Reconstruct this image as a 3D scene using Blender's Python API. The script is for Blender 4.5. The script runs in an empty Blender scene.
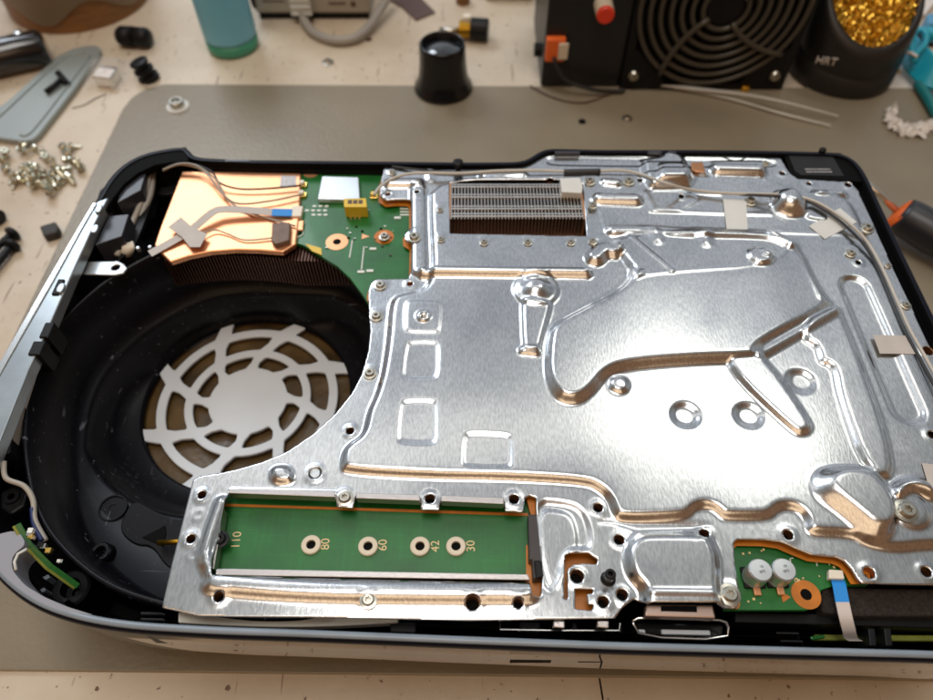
import bpy, math, random
import numpy as np
from mathutils import Vector, Matrix
random.seed(7); np.random.seed(7)
S = 0.001                                   # everything below is in millimetres
TH = math.radians(54.0); FPX = 700.0; CAMZ = 310.0
ct, st = math.cos(TH), math.sin(TH)
def U(px, py, z=75.0):
    """point of the place seen at photo position (px,py), lying at height z (mm)"""
    a = (px-466.5)/FPX; b = (350-py)/FPX
    dy = ct + b*st; dz = -st + b*ct
    t = (z-CAMZ)/dz
    return (a*t, dy*t)
def UP(pts, z=75.0): return [U(x, y, z) for x, y in pts]
def U3(px, py, z): x, y = U(px, py, z); return (x, y, z)

C = bpy.context.scene.collection
# ------------------------------------------------------------------ materials
def newmat(name):
    m = bpy.data.materials.new(name); m.use_nodes = True
    nt = m.node_tree; b = nt.nodes['Principled BSDF']; return m, nt, b
def N(nt, t, **k):
    n = nt.nodes.new(t)
    for a, v in k.items():
        if hasattr(n, a): setattr(n, a, v)
        else: n.inputs[a].default_value = v
    return n
def mat(name, col, rough=0.5, metal=0.0, bump=0.0, bscale=900, var=0.0, vscale=150, stretch=None, coat=0, trans=0, spec=None, emit=0, rvar=0.0, detail=4, bdist=0.0004, alpha=1):
    m, nt, b = newmat(name); L = nt.links
    b.inputs['Base Color'].default_value = (*col, 1)
    b.inputs['Roughness'].default_value = rough
    b.inputs['Metallic'].default_value = metal
    if spec is not None: b.inputs['Specular IOR Level'].default_value = spec
    if coat: b.inputs['Coat Weight'].default_value = coat; b.inputs['Coat Roughness'].default_value = 0.05
    if trans: b.inputs['Transmission Weight'].default_value = trans
    if alpha < 1: b.inputs['Alpha'].default_value = alpha
    if bump or var or rvar:
        tc = N(nt, 'ShaderNodeTexCoord'); mp = N(nt, 'ShaderNodeMapping')
        L.new(tc.outputs['Object'], mp.inputs['Vector'])
        if stretch: mp.inputs['Scale'].default_value = stretch
    if bump:
        n = N(nt, 'ShaderNodeTexNoise'); n.inputs['Scale'].default_value = bscale; n.inputs['Detail'].default_value = detail
        L.new(mp.outputs[0], n.inputs['Vector'])
        bp = N(nt, 'ShaderNodeBump'); bp.inputs['Strength'].default_value = bump; bp.inputs['Distance'].default_value = bdist
        L.new(n.outputs['Fac'], bp.inputs['Height']); L.new(bp.outputs[0], b.inputs['Normal'])
    if var or rvar:
        n2 = N(nt, 'ShaderNodeTexNoise'); n2.inputs['Scale'].default_value = vscale; n2.inputs['Detail'].default_value = 6
        L.new(mp.outputs[0], n2.inputs['Vector'])
        if var:
            mr = N(nt, 'ShaderNodeMapRange'); mr.inputs['From Min'].default_value = .3; mr.inputs['From Max'].default_value = .7
            mr.inputs['To Min'].default_value = 1-var; mr.inputs['To Max'].default_value = 1+var
            L.new(n2.outputs['Fac'], mr.inputs['Value'])
            mx = N(nt, 'ShaderNodeMix', data_type='RGBA', blend_type='MULTIPLY'); mx.inputs[0].default_value = 1
            mx.inputs[6].default_value = (*col, 1); L.new(mr.outputs[0], mx.inputs[7]); L.new(mx.outputs[2], b.inputs['Base Color'])
        if rvar:
            mr = N(nt, 'ShaderNodeMapRange'); mr.inputs['From Min'].default_value = .3; mr.inputs['From Max'].default_value = .7
            mr.inputs['To Min'].default_value = max(0.02, rough-rvar); mr.inputs['To Max'].default_value = rough+rvar
            L.new(n2.outputs['Fac'], mr.inputs['Value']); L.new(mr.outputs[0], b.inputs['Roughness'])
    return m

def sheet_metal():
    m, nt, b = newmat('zinc_sheet'); L = nt.links
    b.inputs['Metallic'].default_value = 1.0
    tc = N(nt, 'ShaderNodeTexCoord'); mp = N(nt, 'ShaderNodeMapping'); mp.inputs['Scale'].default_value = (1, .28, 1)
    L.new(tc.outputs['Object'], mp.inputs['Vector'])
    fine = N(nt, 'ShaderNodeTexNoise'); fine.inputs['Scale'].default_value = 1500; fine.inputs['Detail'].default_value = 3
    L.new(mp.outputs[0], fine.inputs['Vector'])
    big = N(nt, 'ShaderNodeTexNoise'); big.inputs['Scale'].default_value = 28; big.inputs['Detail'].default_value = 7; big.inputs['Roughness'].default_value = .62
    L.new(tc.outputs['Object'], big.inputs['Vector'])
    cr = N(nt, 'ShaderNodeValToRGB'); e = cr.color_ramp.elements
    e[0].position = .3; e[0].color = (.60, .62, .645, 1); e[1].position = .72; e[1].color = (.73, .745, .75, 1)
    L.new(big.outputs['Fac'], cr.inputs[0])
    # long fine scratches and smudges
    mp2 = N(nt, 'ShaderNodeMapping'); mp2.inputs['Scale'].default_value = (1, .02, 1); mp2.inputs['Rotation'].default_value = (0, 0, .5)
    L.new(tc.outputs['Object'], mp2.inputs['Vector'])
    sc = N(nt, 'ShaderNodeTexNoise'); sc.inputs['Scale'].default_value = 900; sc.inputs['Detail'].default_value = 1
    L.new(mp2.outputs[0], sc.inputs['Vector'])
    r = N(nt, 'ShaderNodeMapRange'); r.inputs['From Min'].default_value = .3; r.inputs['From Max'].default_value = .7
    r.inputs['To Min'].default_value = .17; r.inputs['To Max'].default_value = .24
    L.new(big.outputs['Fac'], r.inputs['Value']); L.new(r.outputs[0], b.inputs['Roughness'])
    mx = N(nt, 'ShaderNodeMix', data_type='RGBA', blend_type='MULTIPLY'); mx.inputs[0].default_value = 1
    fr = N(nt, 'ShaderNodeMapRange'); fr.inputs['From Min'].default_value = .35; fr.inputs['From Max'].default_value = .65
    fr.inputs['To Min'].default_value = .86; fr.inputs['To Max'].default_value = 1.06
    L.new(fine.outputs['Fac'], fr.inputs['Value'])
    L.new(cr.outputs[0], mx.inputs[6]); L.new(fr.outputs[0], mx.inputs[7]); L.new(mx.outputs[2], b.inputs['Base Color'])
    b1 = N(nt, 'ShaderNodeBump'); b1.inputs['Strength'].default_value = .2; b1.inputs['Distance'].default_value = .00010
    L.new(fine.outputs['Fac'], b1.inputs['Height'])
    b2 = N(nt, 'ShaderNodeBump'); b2.inputs['Strength'].default_value = .06; b2.inputs['Distance'].default_value = .0006
    L.new(big.outputs['Fac'], b2.inputs['Height']); L.new(b1.outputs[0], b2.inputs['Normal'])
    b3 = N(nt, 'ShaderNodeBump'); b3.inputs['Strength'].default_value = .03; b3.inputs['Distance'].default_value = .0001
    L.new(sc.outputs['Fac'], b3.inputs['Height']); L.new(b2.outputs[0], b3.inputs['Normal'])
    L.new(b3.outputs[0], b.inputs['Normal'])
    return m

def desk_mat():
    m, nt, b = newmat('desk_laminate'); L = nt.links
    tc = N(nt, 'ShaderNodeTexCoord')
    n1 = N(nt, 'ShaderNodeTexNoise'); n1.inputs['Scale'].default_value = 6; n1.inputs['Detail'].default_value = 8; n1.inputs['Roughness'].default_value = .6
    L.new(tc.outputs['Object'], n1.inputs['Vector'])
    cr = N(nt, 'ShaderNodeValToRGB'); e = cr.color_ramp.elements
    e[0].position = .3; e[0].color = (.44, .34, .23, 1); e[1].position = .62; e[1].color = (.66, .58, .46, 1)
    L.new(n1.outputs['Fac'], cr.inputs[0])
    n2 = N(nt, 'ShaderNodeTexNoise'); n2.inputs['Scale'].default_value = 240; n2.inputs['Detail'].default_value = 3
    L.new(tc.outputs['Object'], n2.inputs['Vector'])
    c2 = N(nt, 'ShaderNodeValToRGB'); e = c2.color_ramp.elements
    e[0].position = .67; e[0].color = (0, 0, 0, 1); e[1].position = .72; e[1].color = (1, 1, 1, 1)
    L.new(n2.outputs['Fac'], c2.inputs[0])
    mx = N(nt, 'ShaderNodeMix', data_type='RGBA'); L.new(c2.outputs[0], mx.inputs[0]); L.new(cr.outputs[0], mx.inputs[6]); mx.inputs[7].default_value = (.16, .09, .05, 1)
    # thin scratches: stretched noise thresholded
    prev = mx
    for ang, s in ((.35, 90), (-.9, 120), (1.4, 70)):
        mp = N(nt, 'ShaderNodeMapping'); mp.inputs['Rotation'].default_value = (0, 0, ang); mp.inputs['Scale'].default_value = (1, .09, 1)
        L.new(tc.outputs['Object'], mp.inputs['Vector'])
        n = N(nt, 'ShaderNodeTexNoise'); n.inputs['Scale'].default_value = s*2.2; n.inputs['Detail'].default_value = 2
        L.new(mp.outputs[0], n.inputs['Vector'])
        c = N(nt, 'ShaderNodeValToRGB'); e = c.color_ramp.elements
        e[0].position = .712; e[0].color = (0, 0, 0, 1); e[1].position = .735; e[1].color = (.7, .7, .7, 1)
        L.new(n.outputs['Fac'], c.inputs[0])
        mm = N(nt, 'ShaderNodeMix', data_type='RGBA'); L.new(c.outputs[0], mm.inputs[0]); L.new(prev.outputs[2], mm.inputs[6]); mm.inputs[7].default_value = (.22, .14, .09, 1)
        prev = mm
    L.new(prev.outputs[2], b.inputs['Base Color'])
    b.inputs['Roughness'].default_value = .42
    bp = N(nt, 'ShaderNodeBump'); bp.inputs['Strength'].default_value = .25; bp.inputs['Distance'].default_value = .0006
    L.new(n2.outputs['Fac'], bp.inputs['Height']); L.new(bp.outputs[0], b.inputs['Normal'])
    return m

def black_dusty():
    m, nt, b = newmat('dusty_black_plastic'); L = nt.links
    tc = N(nt, 'ShaderNodeTexCoord')
    v = N(nt, 'ShaderNodeTexNoise'); v.inputs['Scale'].default_value = 520; v.inputs['Detail'].default_value = 4
    L.new(tc.outputs['Object'], v.inputs['Vector'])
    g = N(nt, 'ShaderNodeTexNoise'); g.inputs['Scale'].default_value = 26; g.inputs['Detail'].default_value = 6
    L.new(tc.outputs['Object'], g.inputs['Vector'])
    ad = N(nt, 'ShaderNodeMath', operation='MULTIPLY'); L.new(v.outputs['Fac'], ad.inputs[0]); L.new(g.outputs['Fac'], ad.inputs[1])
    c = N(nt, 'ShaderNodeValToRGB'); e = c.color_ramp.elements
    e[0].position = .36; e[0].color = (.003, .003, .005, 1); e[1].position = .55; e[1].color = (.045, .045, .055, 1)
    L.new(ad.outputs[0], c.inputs[0])
    prev = c.outputs[0]
    for sc_, st_, th_, ro in ((1500, (1, 1, 1), .71, 0), (420, (1, .05, 1), .70, .6), (380, (.06, 1, 1), .71, .3)):
        mp = N(nt, 'ShaderNodeMapping'); mp.inputs['Scale'].default_value = st_; mp.inputs['Rotation'].default_value = (0, 0, ro); L.new(tc.outputs['Object'], mp.inputs['Vector'])
        k = N(nt, 'ShaderNodeTexNoise'); k.inputs['Scale'].default_value = sc_; k.inputs['Detail'].default_value = 2; L.new(mp.outputs[0], k.inputs['Vector'])
        q = N(nt, 'ShaderNodeMapRange'); q.inputs['From Min'].default_value = th_; q.inputs['From Max'].default_value = th_+.05; q.inputs['To Max'].default_value = .7; L.new(k.outputs['Fac'], q.inputs['Value'])
        x_ = N(nt, 'ShaderNodeMix', data_type='RGBA'); L.new(q.outputs[0], x_.inputs[0]); L.new(prev, x_.inputs[6]); x_.inputs[7].default_value = (.12, .13, .16, 1); prev = x_.outputs[2]
    L.new(prev, b.inputs['Base Color'])
    r = N(nt, 'ShaderNodeMapRange'); r.inputs['To Min'].default_value = .22; r.inputs['To Max'].default_value = .55
    L.new(g.outputs['Fac'], r.inputs['Value']); L.new(r.outputs[0], b.inputs['Roughness'])
    b.inputs['Specular IOR Level'].default_value = .22
    bp = N(nt, 'ShaderNodeBump'); bp.inputs['Strength'].default_value = .2; bp.inputs['Distance'].default_value = .0003
    L.new(g.outputs['Fac'], bp.inputs['Height']); L.new(bp.outputs[0], b.inputs['Normal'])
    return m

def fins_mat():
    m, nt, b = newmat('fin_edges'); return m

M = {}
M['zinc'] = sheet_metal()
M['desk'] = desk_mat()
M['mat'] = mat('silicone_mat', (.235, .20, .14), .33, bump=.35, bscale=420, bdist=.0008, var=.12, vscale=14)
M['dusty'] = black_dusty()
M['glossblack'] = mat('gloss_black', (.008, .007, .008), .06, coat=1, rvar=.03, vscale=60, spec=.8)
M['black'] = mat('matte_black', (.006, .006, .007), .5, spec=.2, bump=.1, bscale=1200)
M['black2'] = mat('satin_black', (.008, .008, .009), .42, spec=.2, var=.3, vscale=80)
M['grille'] = mat('fan_guard_black', (.055, .048, .036), .34)
M['foam'] = mat('black_foam', (.02, .014, .011), .95, bump=1, bscale=900, var=.6, vscale=900)
M['rim'] = mat('grey_rim', (.21, .25, .29), .30, var=.12, vscale=60)
M['strip'] = mat('side_strip_metal', (.36, .40, .42), .30, metal=.7, var=.15, vscale=60)
M['copper'] = mat('copper_foil', (.93, .46, .24), .42, metal=1, bump=.35, bscale=45, bdist=.0012, var=.06, vscale=30)
M['ant'] = mat('antenna_grey', (.035, .038, .048), .35)
M['pcb'] = mat('green_solder_mask', (.010, .135, .020), .36, var=.22, vscale=70, coat=.15)
def add_traces(m):
    nt = m.node_tree; L = nt.links; b = nt.nodes['Principled BSDF']; src = b.inputs['Base Color'].links[0].from_socket
    tc = N(nt, 'ShaderNodeTexCoord'); prev = src
    for st_ in ((1, .08, 1), (.08, 1, 1)):
        mp = N(nt, 'ShaderNodeMapping'); mp.inputs['Scale'].default_value = st_; L.new(tc.outputs['Object'], mp.inputs['Vector'])
        v = N(nt, 'ShaderNodeTexVoronoi'); v.inputs['Scale'].default_value = 700; L.new(mp.outputs[0], v.inputs['Vector'])
        q = N(nt, 'ShaderNodeMapRange'); q.inputs['From Min'].default_value = .28; q.inputs['From Max'].default_value = .34; q.inputs['To Min'].default_value = 1.08; q.inputs['To Max'].default_value = .97; L.new(v.outputs['Distance'], q.inputs['Value'])
        x_ = N(nt, 'ShaderNodeMix', data_type='RGBA', blend_type='MULTIPLY'); x_.inputs[0].default_value = 1; L.new(prev, x_.inputs[6]); L.new(q.outputs[0], x_.inputs[7]); prev = x_.outputs[2]
    L.new(prev, b.inputs['Base Color'])
add_traces(M['pcb'])
M['pcb_y'] = mat('yellow_green_board', (.20, .22, .03), .4, var=.2)
M['orange'] = mat('copper_ground_mask', (.52, .17, .015), .35, var=.15, vscale=200)
M['pad'] = mat('bare_copper_pad', (.80, .40, .20), .35, metal=.6)
M['boss'] = mat('red_brass_boss', (.50, .24, .12), .35, metal=.8)
M['gold'] = mat('gold_plated', (.9, .62, .18), .25, metal=1)
M['steel'] = mat('bright_steel', (.72, .72, .70), .22, metal=1)
M['steel_d'] = mat('worn_steel', (.50, .48, .42), .3, metal=1, var=.2, vscale=300)
M['alu'] = mat('aluminium', (.46, .43, .42), .35, metal=1, bump=.2, bscale=1500)
M['shieldcan'] = mat('shield_can', (.62, .66, .68), .35, metal=.8, var=.06, vscale=60)
M['fin'] = mat('heat_sink_fin', (.55, .52, .48), .3, metal=1)
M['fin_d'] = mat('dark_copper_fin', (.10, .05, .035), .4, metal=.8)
M['white'] = mat('white_plastic', (.66, .70, .74), .42, var=.04, vscale=30, bump=.05)
M['cream'] = mat('cream_connector', (.78, .72, .60), .45)
M['tape'] = mat('white_tape', (.64, .65, .62), .5, var=.03)
M['tape_g'] = mat('grey_tape', (.50, .46, .42), .55, var=.05)
M['blue'] = mat('blue_stiffener', (.02, .26, .72), .4)
M['wire'] = mat('grey_coax', (.36, .33, .28), .42)
M['wire_l'] = mat('silver_coax', (.52, .49, .43), .4)
M['wire_b'] = mat('black_wire', (.02, .02, .02), .4)
M['brown'] = mat('brown_duct', (.085, .05, .016), .3, bump=.6, bscale=40, bdist=.003, var=.5, vscale=60)
M['yellow'] = mat('yellow_housing', (.72, .50, .03), .4)
M['print'] = mat('pale_print', (.75, .55, .28), .5)
M['printw'] = mat('white_print', (.75, .78, .75), .5)
M['label'] = mat('black_label', (.014, .015, .017), .5, spec=.25)
M['labelp'] = mat('grey_label_print', (.5, .5, .5), .5)
M['sticker'] = mat('pale_sticker', (.55, .55, .58), .5, var=.35, vscale=900)
M['teal'] = mat('teal_plastic', (.17, .50, .70), .42, var=.05, vscale=20)
M['tealb'] = mat('teal_liquid_base', (.05, .27, .17), .3)
M['orangep'] = mat('orange_rubber', (.80, .14, .02), .45)
M['red'] = mat('red_cap', (.75, .05, .02), .4)
M['ivory'] = mat('ivory_plastic', (.68, .60, .46), .45)
M['brass'] = mat('brass_curl', (.95, .62, .10), .16, metal=1)
M['brass_d'] = mat('brass_base', (.35, .2, .02), .4, metal=1)
M['beige'] = mat('beige_sleeve', (.27, .20, .13), .6, var=.06, vscale=20)
M['tw'] = mat('satin_steel', (.78, .76, .70), .5, metal=.6)
M['fixg'] = mat('grey_print', (.12, .12, .12), .5)
M['wood'] = mat('brown_wood', (.20, .085, .02), .45, var=.25, vscale=50, stretch=(1, 1, 6))
M['device'] = mat('device_case', (.36, .33, .27), .5, var=.05, vscale=20)
M['cable'] = mat('grey_cable', (.33, .31, .28), .45)
M['cord'] = mat('turquoise_cord', (.01, .36, .50), .3)
M['panel'] = mat('grey_green_panel', (.30, .34, .33), .38, metal=.2, var=.05, vscale=25)
M['film'] = mat('clear_film', (.9, .9, .92), .12, alpha=.16)
M['tissue'] = mat('white_tissue', (.75, .73, .70), .8, bump=.6, bscale=200)
M['rust'] = mat('dark_brown_card', (.09, .045, .035), .5)
M['rubber'] = mat('screwdriver_black', (.016, .016, .02), .38, bump=.1)
M['slot'] = mat('dark_button', (.002, .002, .002), .7, spec=.1)
M['paper'] = mat('white_paper', (.72, .68, .64), .7)
M['yelp'] = mat('yellow_paint_blob', (.75, .45, .03), .5)
M['bluep'] = mat('light_blue_plastic', (.10, .32, .52), .5)

# ------------------------------------------------------------------ builders
def tag(o, label=None, cat=None, group=None, kind=None):
    for k, v in (('label', label), ('category', cat), ('group', group), ('kind', kind)):
        if v: o[k] = v
    return o
ORG = {}
def empty(name, loc):
    o = bpy.data.objects.new(name, None); C.objects.link(o)
    o.location = Vector(loc)*S; o.empty_display_size = .01; ORG[o.name] = Vector(loc); return o
def org(o):
    while o is not None:
        if o.name in ORG: return ORG[o.name]
        o = o.parent
    return Vector((0, 0, 0))
def mesh(name, V, F, m, parent=None, smooth=False, base=None, bevel=0, seg=2, sub=0, solid=0, angle=None):
    """V in world mm. Top-level objects get their origin at `base`."""
    o_ = org(parent) if parent is not None else Vector(base if base is not None else (0, 0, 0))
    V = np.asarray(V, dtype=float)
    V = (V - np.array(o_))*S
    me = bpy.data.meshes.new(name); me.from_pydata(V.tolist(), [], F if isinstance(F, list) else F.tolist())
    me.materials.append(m)
    if smooth:
        me.polygons.foreach_set('use_smooth', [True]*len(me.polygons))
    me.update()
    o = bpy.data.objects.new(name, me); C.objects.link(o)
    if parent is not None: o.parent = parent
    else: o.location = o_*S; ORG[o.name] = o_
    if bevel:
        b = o.modifiers.new('b', 'BEVEL'); b.width = bevel*S; b.segments = seg; b.limit_method = 'ANGLE'; b.angle_limit = math.radians(40)
    if sub: s = o.modifiers.new('s', 'SUBSURF'); s.levels = s.render_levels = sub
    if solid: s = o.modifiers.new('t', 'SOLIDIFY'); s.thickness = solid*S; s.offset = -1
    return o
class G:
    """collects geometry of one part"""
    def __init__(s): s.V = []; s.F = []
    def add(s, V, F):
        n = len(s.V); s.V += [tuple(v) for v in V]; s.F += [[i+n for i in f] for f in F]; return s
    def box(s, x0, x1, y0, y1, z0, z1):
        V = [(x, y, z) for z in (z0, z1) for x, y in ((x0, y0), (x1, y0), (x1, y1), (x0, y1))]
        return s.add(V, [[3, 2, 1, 0], [4, 5, 6, 7], [0, 1, 5, 4], [1, 2, 6, 5], [2, 3, 7, 6], [3, 0, 4, 7]])
    def prism(s, pts, z0, z1, top=None):
        n = len(pts)
        if area(pts) < 0: pts = pts[::-1]; top = top[::-1] if top else None
        T = top or pts
        V = [(x, y, z0) for x, y in pts]+[(x, y, z1) for x, y in T]
        return s.add(V, [list(range(n))[::-1], list(range(n, 2*n))]+[[i, (i+1) % n, n+(i+1) % n, n+i] for i in range(n)])
    def tube(s, P, r, n=8, cap=True):
        P = [Vector(p) for p in P]; rs = r if isinstance(r, (list, tuple)) else [r]*len(P)
        V = []; prev = None
        for i, p in enumerate(P):
            d = (P[min(i+1, len(P)-1)]-P[max(i-1, 0)]).normalized()
            if prev is None:
                a = Vector((0, 0, 1)) if abs(d.z) < .9 else Vector((1, 0, 0))
                u = d.cross(a).normalized()
            else: u = (prev-d*prev.dot(d)).normalized()
            prev = u; w = d.cross(u)
            for k in range(n):
                t = 2*math.pi*k/n; V.append(tuple(p+u*math.cos(t)*rs[i]+w*math.sin(t)*rs[i]))
        F = [[i*n+k, i*n+(k+1) % n, (i+1)*n+(k+1) % n, (i+1)*n+k] for i in range(len(P)-1) for k in range(n)]
        if cap: F += [list(range(n))[::-1], [(len(P)-1)*n+k for k in range(n)]]
        return s.add(V, F)
    def lathe(s, prof, c=(0, 0, 0), n=32, mtx=None, cap=True):
        V = []
        for r, z in prof:
            for k in range(n):
                t = 2*math.pi*k/n; v = Vector((r*math.cos(t), r*math.sin(t), z))
                if mtx: v = mtx @ v
                V.append((v.x+c[0], v.y+c[1], v.z+c[2]))
        F = [[i*n+k, i*n+(k+1) % n, (i+1)*n+(k+1) % n, (i+1)*n+k] for i in range(len(prof)-1) for k in range(n)]
        if cap: F += [list(range(n))[::-1], [(len(prof)-1)*n+k for k in range(n)]]
        return s.add(V, F)
    def strip(s, P, w, t=.3, up=None):
        """flat ribbon through 3-D points, w wide, t thick; cross direction horizontal"""
        P = [Vector(p) for p in P]; V = []
        for i, p in enumerate(P):
            d = (P[min(i+1, len(P)-1)]-P[max(i-1, 0)]).normalized()
            u = d.cross(Vector((0, 0, 1)))
            if u.length < .05: u = Vector((1, 0, 0))
            if up is not None: u = Vector(up)
            u = u.normalized(); nn = u.cross(d).normalized()
            for a, b in ((-1, 0), (1, 0), (1, 1), (-1, 1)): V.append(tuple(p+u*a*w/2+nn*b*t))
        F = [[i*4+k, i*4+(k+1) % 4, (i+1)*4+(k+1) % 4, (i+1)*4+k] for i in range(len(P)-1) for k in range(4)]
        F += [[3, 2, 1, 0], [len(P)*4-4+k for k in range(4)]]
        return s.add(V, F)
    def obj(s, name, m, parent=None, **k): return mesh(name, s.V, s.F, m, parent, **k)
def area(p): return .5*sum(p[i][0]*p[(i+1) % len(p)][1]-p[(i+1) % len(p)][0]*p[i][1] for i in range(len(p)))
def chaikin(p, it=2, closed=True, keep=.25, first=None):
    p = [tuple(q) for q in p]
    for j_ in range(it):
        keep = first if (first and j_ == 0) else .25
        o = []; n = len(p)
        for i in range(n if closed else n-1):
            a, b = p[i], p[(i+1) % n]
            o.append(tuple(a[k]*(1-keep)+b[k]*keep for k in range(len(a)))); o.append(tuple(a[k]*keep+b[k]*(1-keep) for k in range(len(a))))
        if not closed: o = [p[0]]+o+[p[-1]]
        p = o
    return p
def catmull(P, per=8, closed=False):
    P = [Vector(p) for p in P]; n = len(P); out = []
    for i in range(n if closed else n-1):
        a, b, c, d = (P[(i-1) % n], P[i], P[(i+1) % n], P[(i+2) % n]) if closed else (P[max(i-1, 0)], P[i], P[i+1], P[min(i+2, n-1)])
        for k in range(per):
            t = k/per
            out.append(.5*((2*b)+(c-a)*t+(2*a-5*b+4*c-d)*t*t+(3*b-a-3*c+d)*t**3))
    if not closed: out.append(P[-1])
    return [tuple(v) for v in out]
def circ(cx, cy, r, n=24, ry=None): return [(cx+r*math.cos(2*math.pi*k/n), cy+(ry or r)*math.sin(2*math.pi*k/n)) for k in range(n)]
def text(s, size, loc, rot, m, parent, name='print', ext=.03):
    cu = bpy.data.curves.new(name, 'FONT'); cu.body = s; cu.size = size*S; cu.extrude = ext*S; cu.align_x = 'CENTER'; cu.align_y = 'CENTER'
    t = bpy.data.objects.new(name, cu); C.objects.link(t)
    dg = bpy.context.evaluated_depsgraph_get(); me = bpy.data.meshes.new_from_object(t.evaluated_get(dg))
    C.objects.unlink(t); bpy.data.objects.remove(t)
    me.materials.clear(); me.materials.append(m)
    o = bpy.data.objects.new(name, me); C.objects.link(o); o.parent = parent
    o.location = (Vector(loc)-org(parent))*S; o.rotation_euler = rot
    return o

# ------------------------------------------------------------------ signed distances on a grid (numpy)
def sd_poly(X, Y, poly):
    p = np.array(poly); d = np.full(X.shape, 1e18); ins = np.zeros(X.shape, bool); n = len(p)
    for i in range(n):
        ax, ay = p[i]; bx, by = p[(i+1) % n]; ex, ey = bx-ax, by-ay
        L = ex*ex+ey*ey
        if L < 1e-12: continue
        t = np.clip(((X-ax)*ex+(Y-ay)*ey)/L, 0, 1)
        d = np.minimum(d, (X-ax-ex*t)**2+(Y-ay-ey*t)**2)
        c = ((ay > Y) != (by > Y))
        if ey != 0: ins ^= c & (X < ex*(Y-ay)/ey+ax)
    d = np.sqrt(d); return np.where(ins, -d, d)
def sd_line(X, Y, pts):
    d = np.full(X.shape, 1e18)
    for i in range(len(pts)-1):
        ax, ay = pts[i]; bx, by = pts[i+1]; ex, ey = bx-ax, by-ay; L = ex*ex+ey*ey+1e-12
        t = np.clip(((X-ax)*ex+(Y-ay)*ey)/L, 0, 1)
        d = np.minimum(d, (X-ax-ex*t)**2+(Y-ay-ey*t)**2)
    return np.sqrt(d)
def sheet(name, X, Y, sd, Z, m, parent, solid=.8, smooth=True):
    """mesh of the region sd<0 on a grid, its border vertices pulled onto sd=0"""
    step = X[0, 1]-X[0, 0]
    gy, gx = np.gradient(sd, step)
    g2 = np.maximum(gx*gx+gy*gy, .25)
    c = (sd[:-1, :-1]+sd[1:, :-1]+sd[:-1, 1:]+sd[1:, 1:])/4
    keep = c < 0
    used = np.zeros(sd.shape, bool)
    used[:-1, :-1] |= keep; used[1:, :-1] |= keep; used[:-1, 1:] |= keep; used[1:, 1:] |= keep
    nk = np.zeros(sd.shape, int)                        # how many kept faces touch each vertex
    nk[:-1, :-1] += keep; nk[1:, :-1] += keep; nk[:-1, 1:] += keep; nk[1:, 1:] += keep
    border = used & (nk < 4)
    mv = border & (np.abs(sd) < 1.2*step)
    Xn = np.where(mv, X-gx*sd/g2, X); Yn = np.where(mv, Y-gy*sd/g2, Y)
    idx = -np.ones(sd.shape, int); idx[used] = np.arange(used.sum())
    V = np.stack([Xn[used], Yn[used], Z[used]], 1)
    a, b, cc, d = idx[:-1, :-1][keep], idx[:-1, 1:][keep], idx[1:, 1:][keep], idx[1:, :-1][keep]
    F = np.stack([a, b, cc, d], 1)
    return mesh(name, V, F, m, parent, smooth=smooth, solid=solid)

# =================================================================== SETTING
g = G(); g.box(-900, 900, -500, 1100, -22, -2); d = g.obj('desk_top', M['desk'], base=(0, 0, -22)); tag(d, 'scratched cream work surface', kind='structure')
mp = chaikin([U(148, 82, 0), (430, 476), (430, 57), (-252, U(0, 671, 0)[1])], 0)
mp = [U(-6, 671, 0)]; mp = []
yb = U(466, 84, 0)[1]; yf0 = U(0, 671, 0)[1]; yf1 = U(933, 683, 0)[1]
mp = [(-252, yf0+1), (-251, yb-30), (-248, yb-16), (-240, yb-5), (-228, yb), (430, yb-6), (430, yf1-1.5)]
g = G(); g.prism(mp, -2, 0); g.obj('work_mat', M['mat'], base=(0, 260, -2), bevel=.6)
mt = bpy.data.objects['work_mat']; tag(mt, 'large grey olive rubber work mat lying under the opened console', 'mat')
# seam in the desk at the front and a few dirt marks
g = G(); g.add([(U(597, 672, -2)[0], 58, -1.97), (U(597, 672, -2)[0]+.6, 58, -1.97), (U(607, 708, -2)[0]+.8, 30, -1.97), (U(607, 708, -2)[0], 30, -1.97)], [[3, 2, 1, 0]])
g.obj('desk_seam', M['slot'], d)if False else None
sx = U(600, 684, -2)[0]; sx2 = U(606, 700, -2)[0]
g = G(); g.add([(sx-.35, 60, -1.9), (sx+.35, 60, -1.9), (sx2+1.2, 20, -1.9), (sx2+.4, 20, -1.9)], [[3, 2, 1, 0]]); g.obj('desk_seam', M['slot'], base=(sx, 40, -1.9)); tag(bpy.data.objects['desk_seam'], 'thin dark seam across desk', kind='structure')

# =================================================================== CONSOLE
BASE = (10, 175, 0)
con = empty('game_console', BASE)
tag(con, 'opened black game console with its silver shield plate, fan well and circuit boards exposed', 'game console')
FX, FY = -109.0, 185.0

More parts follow.
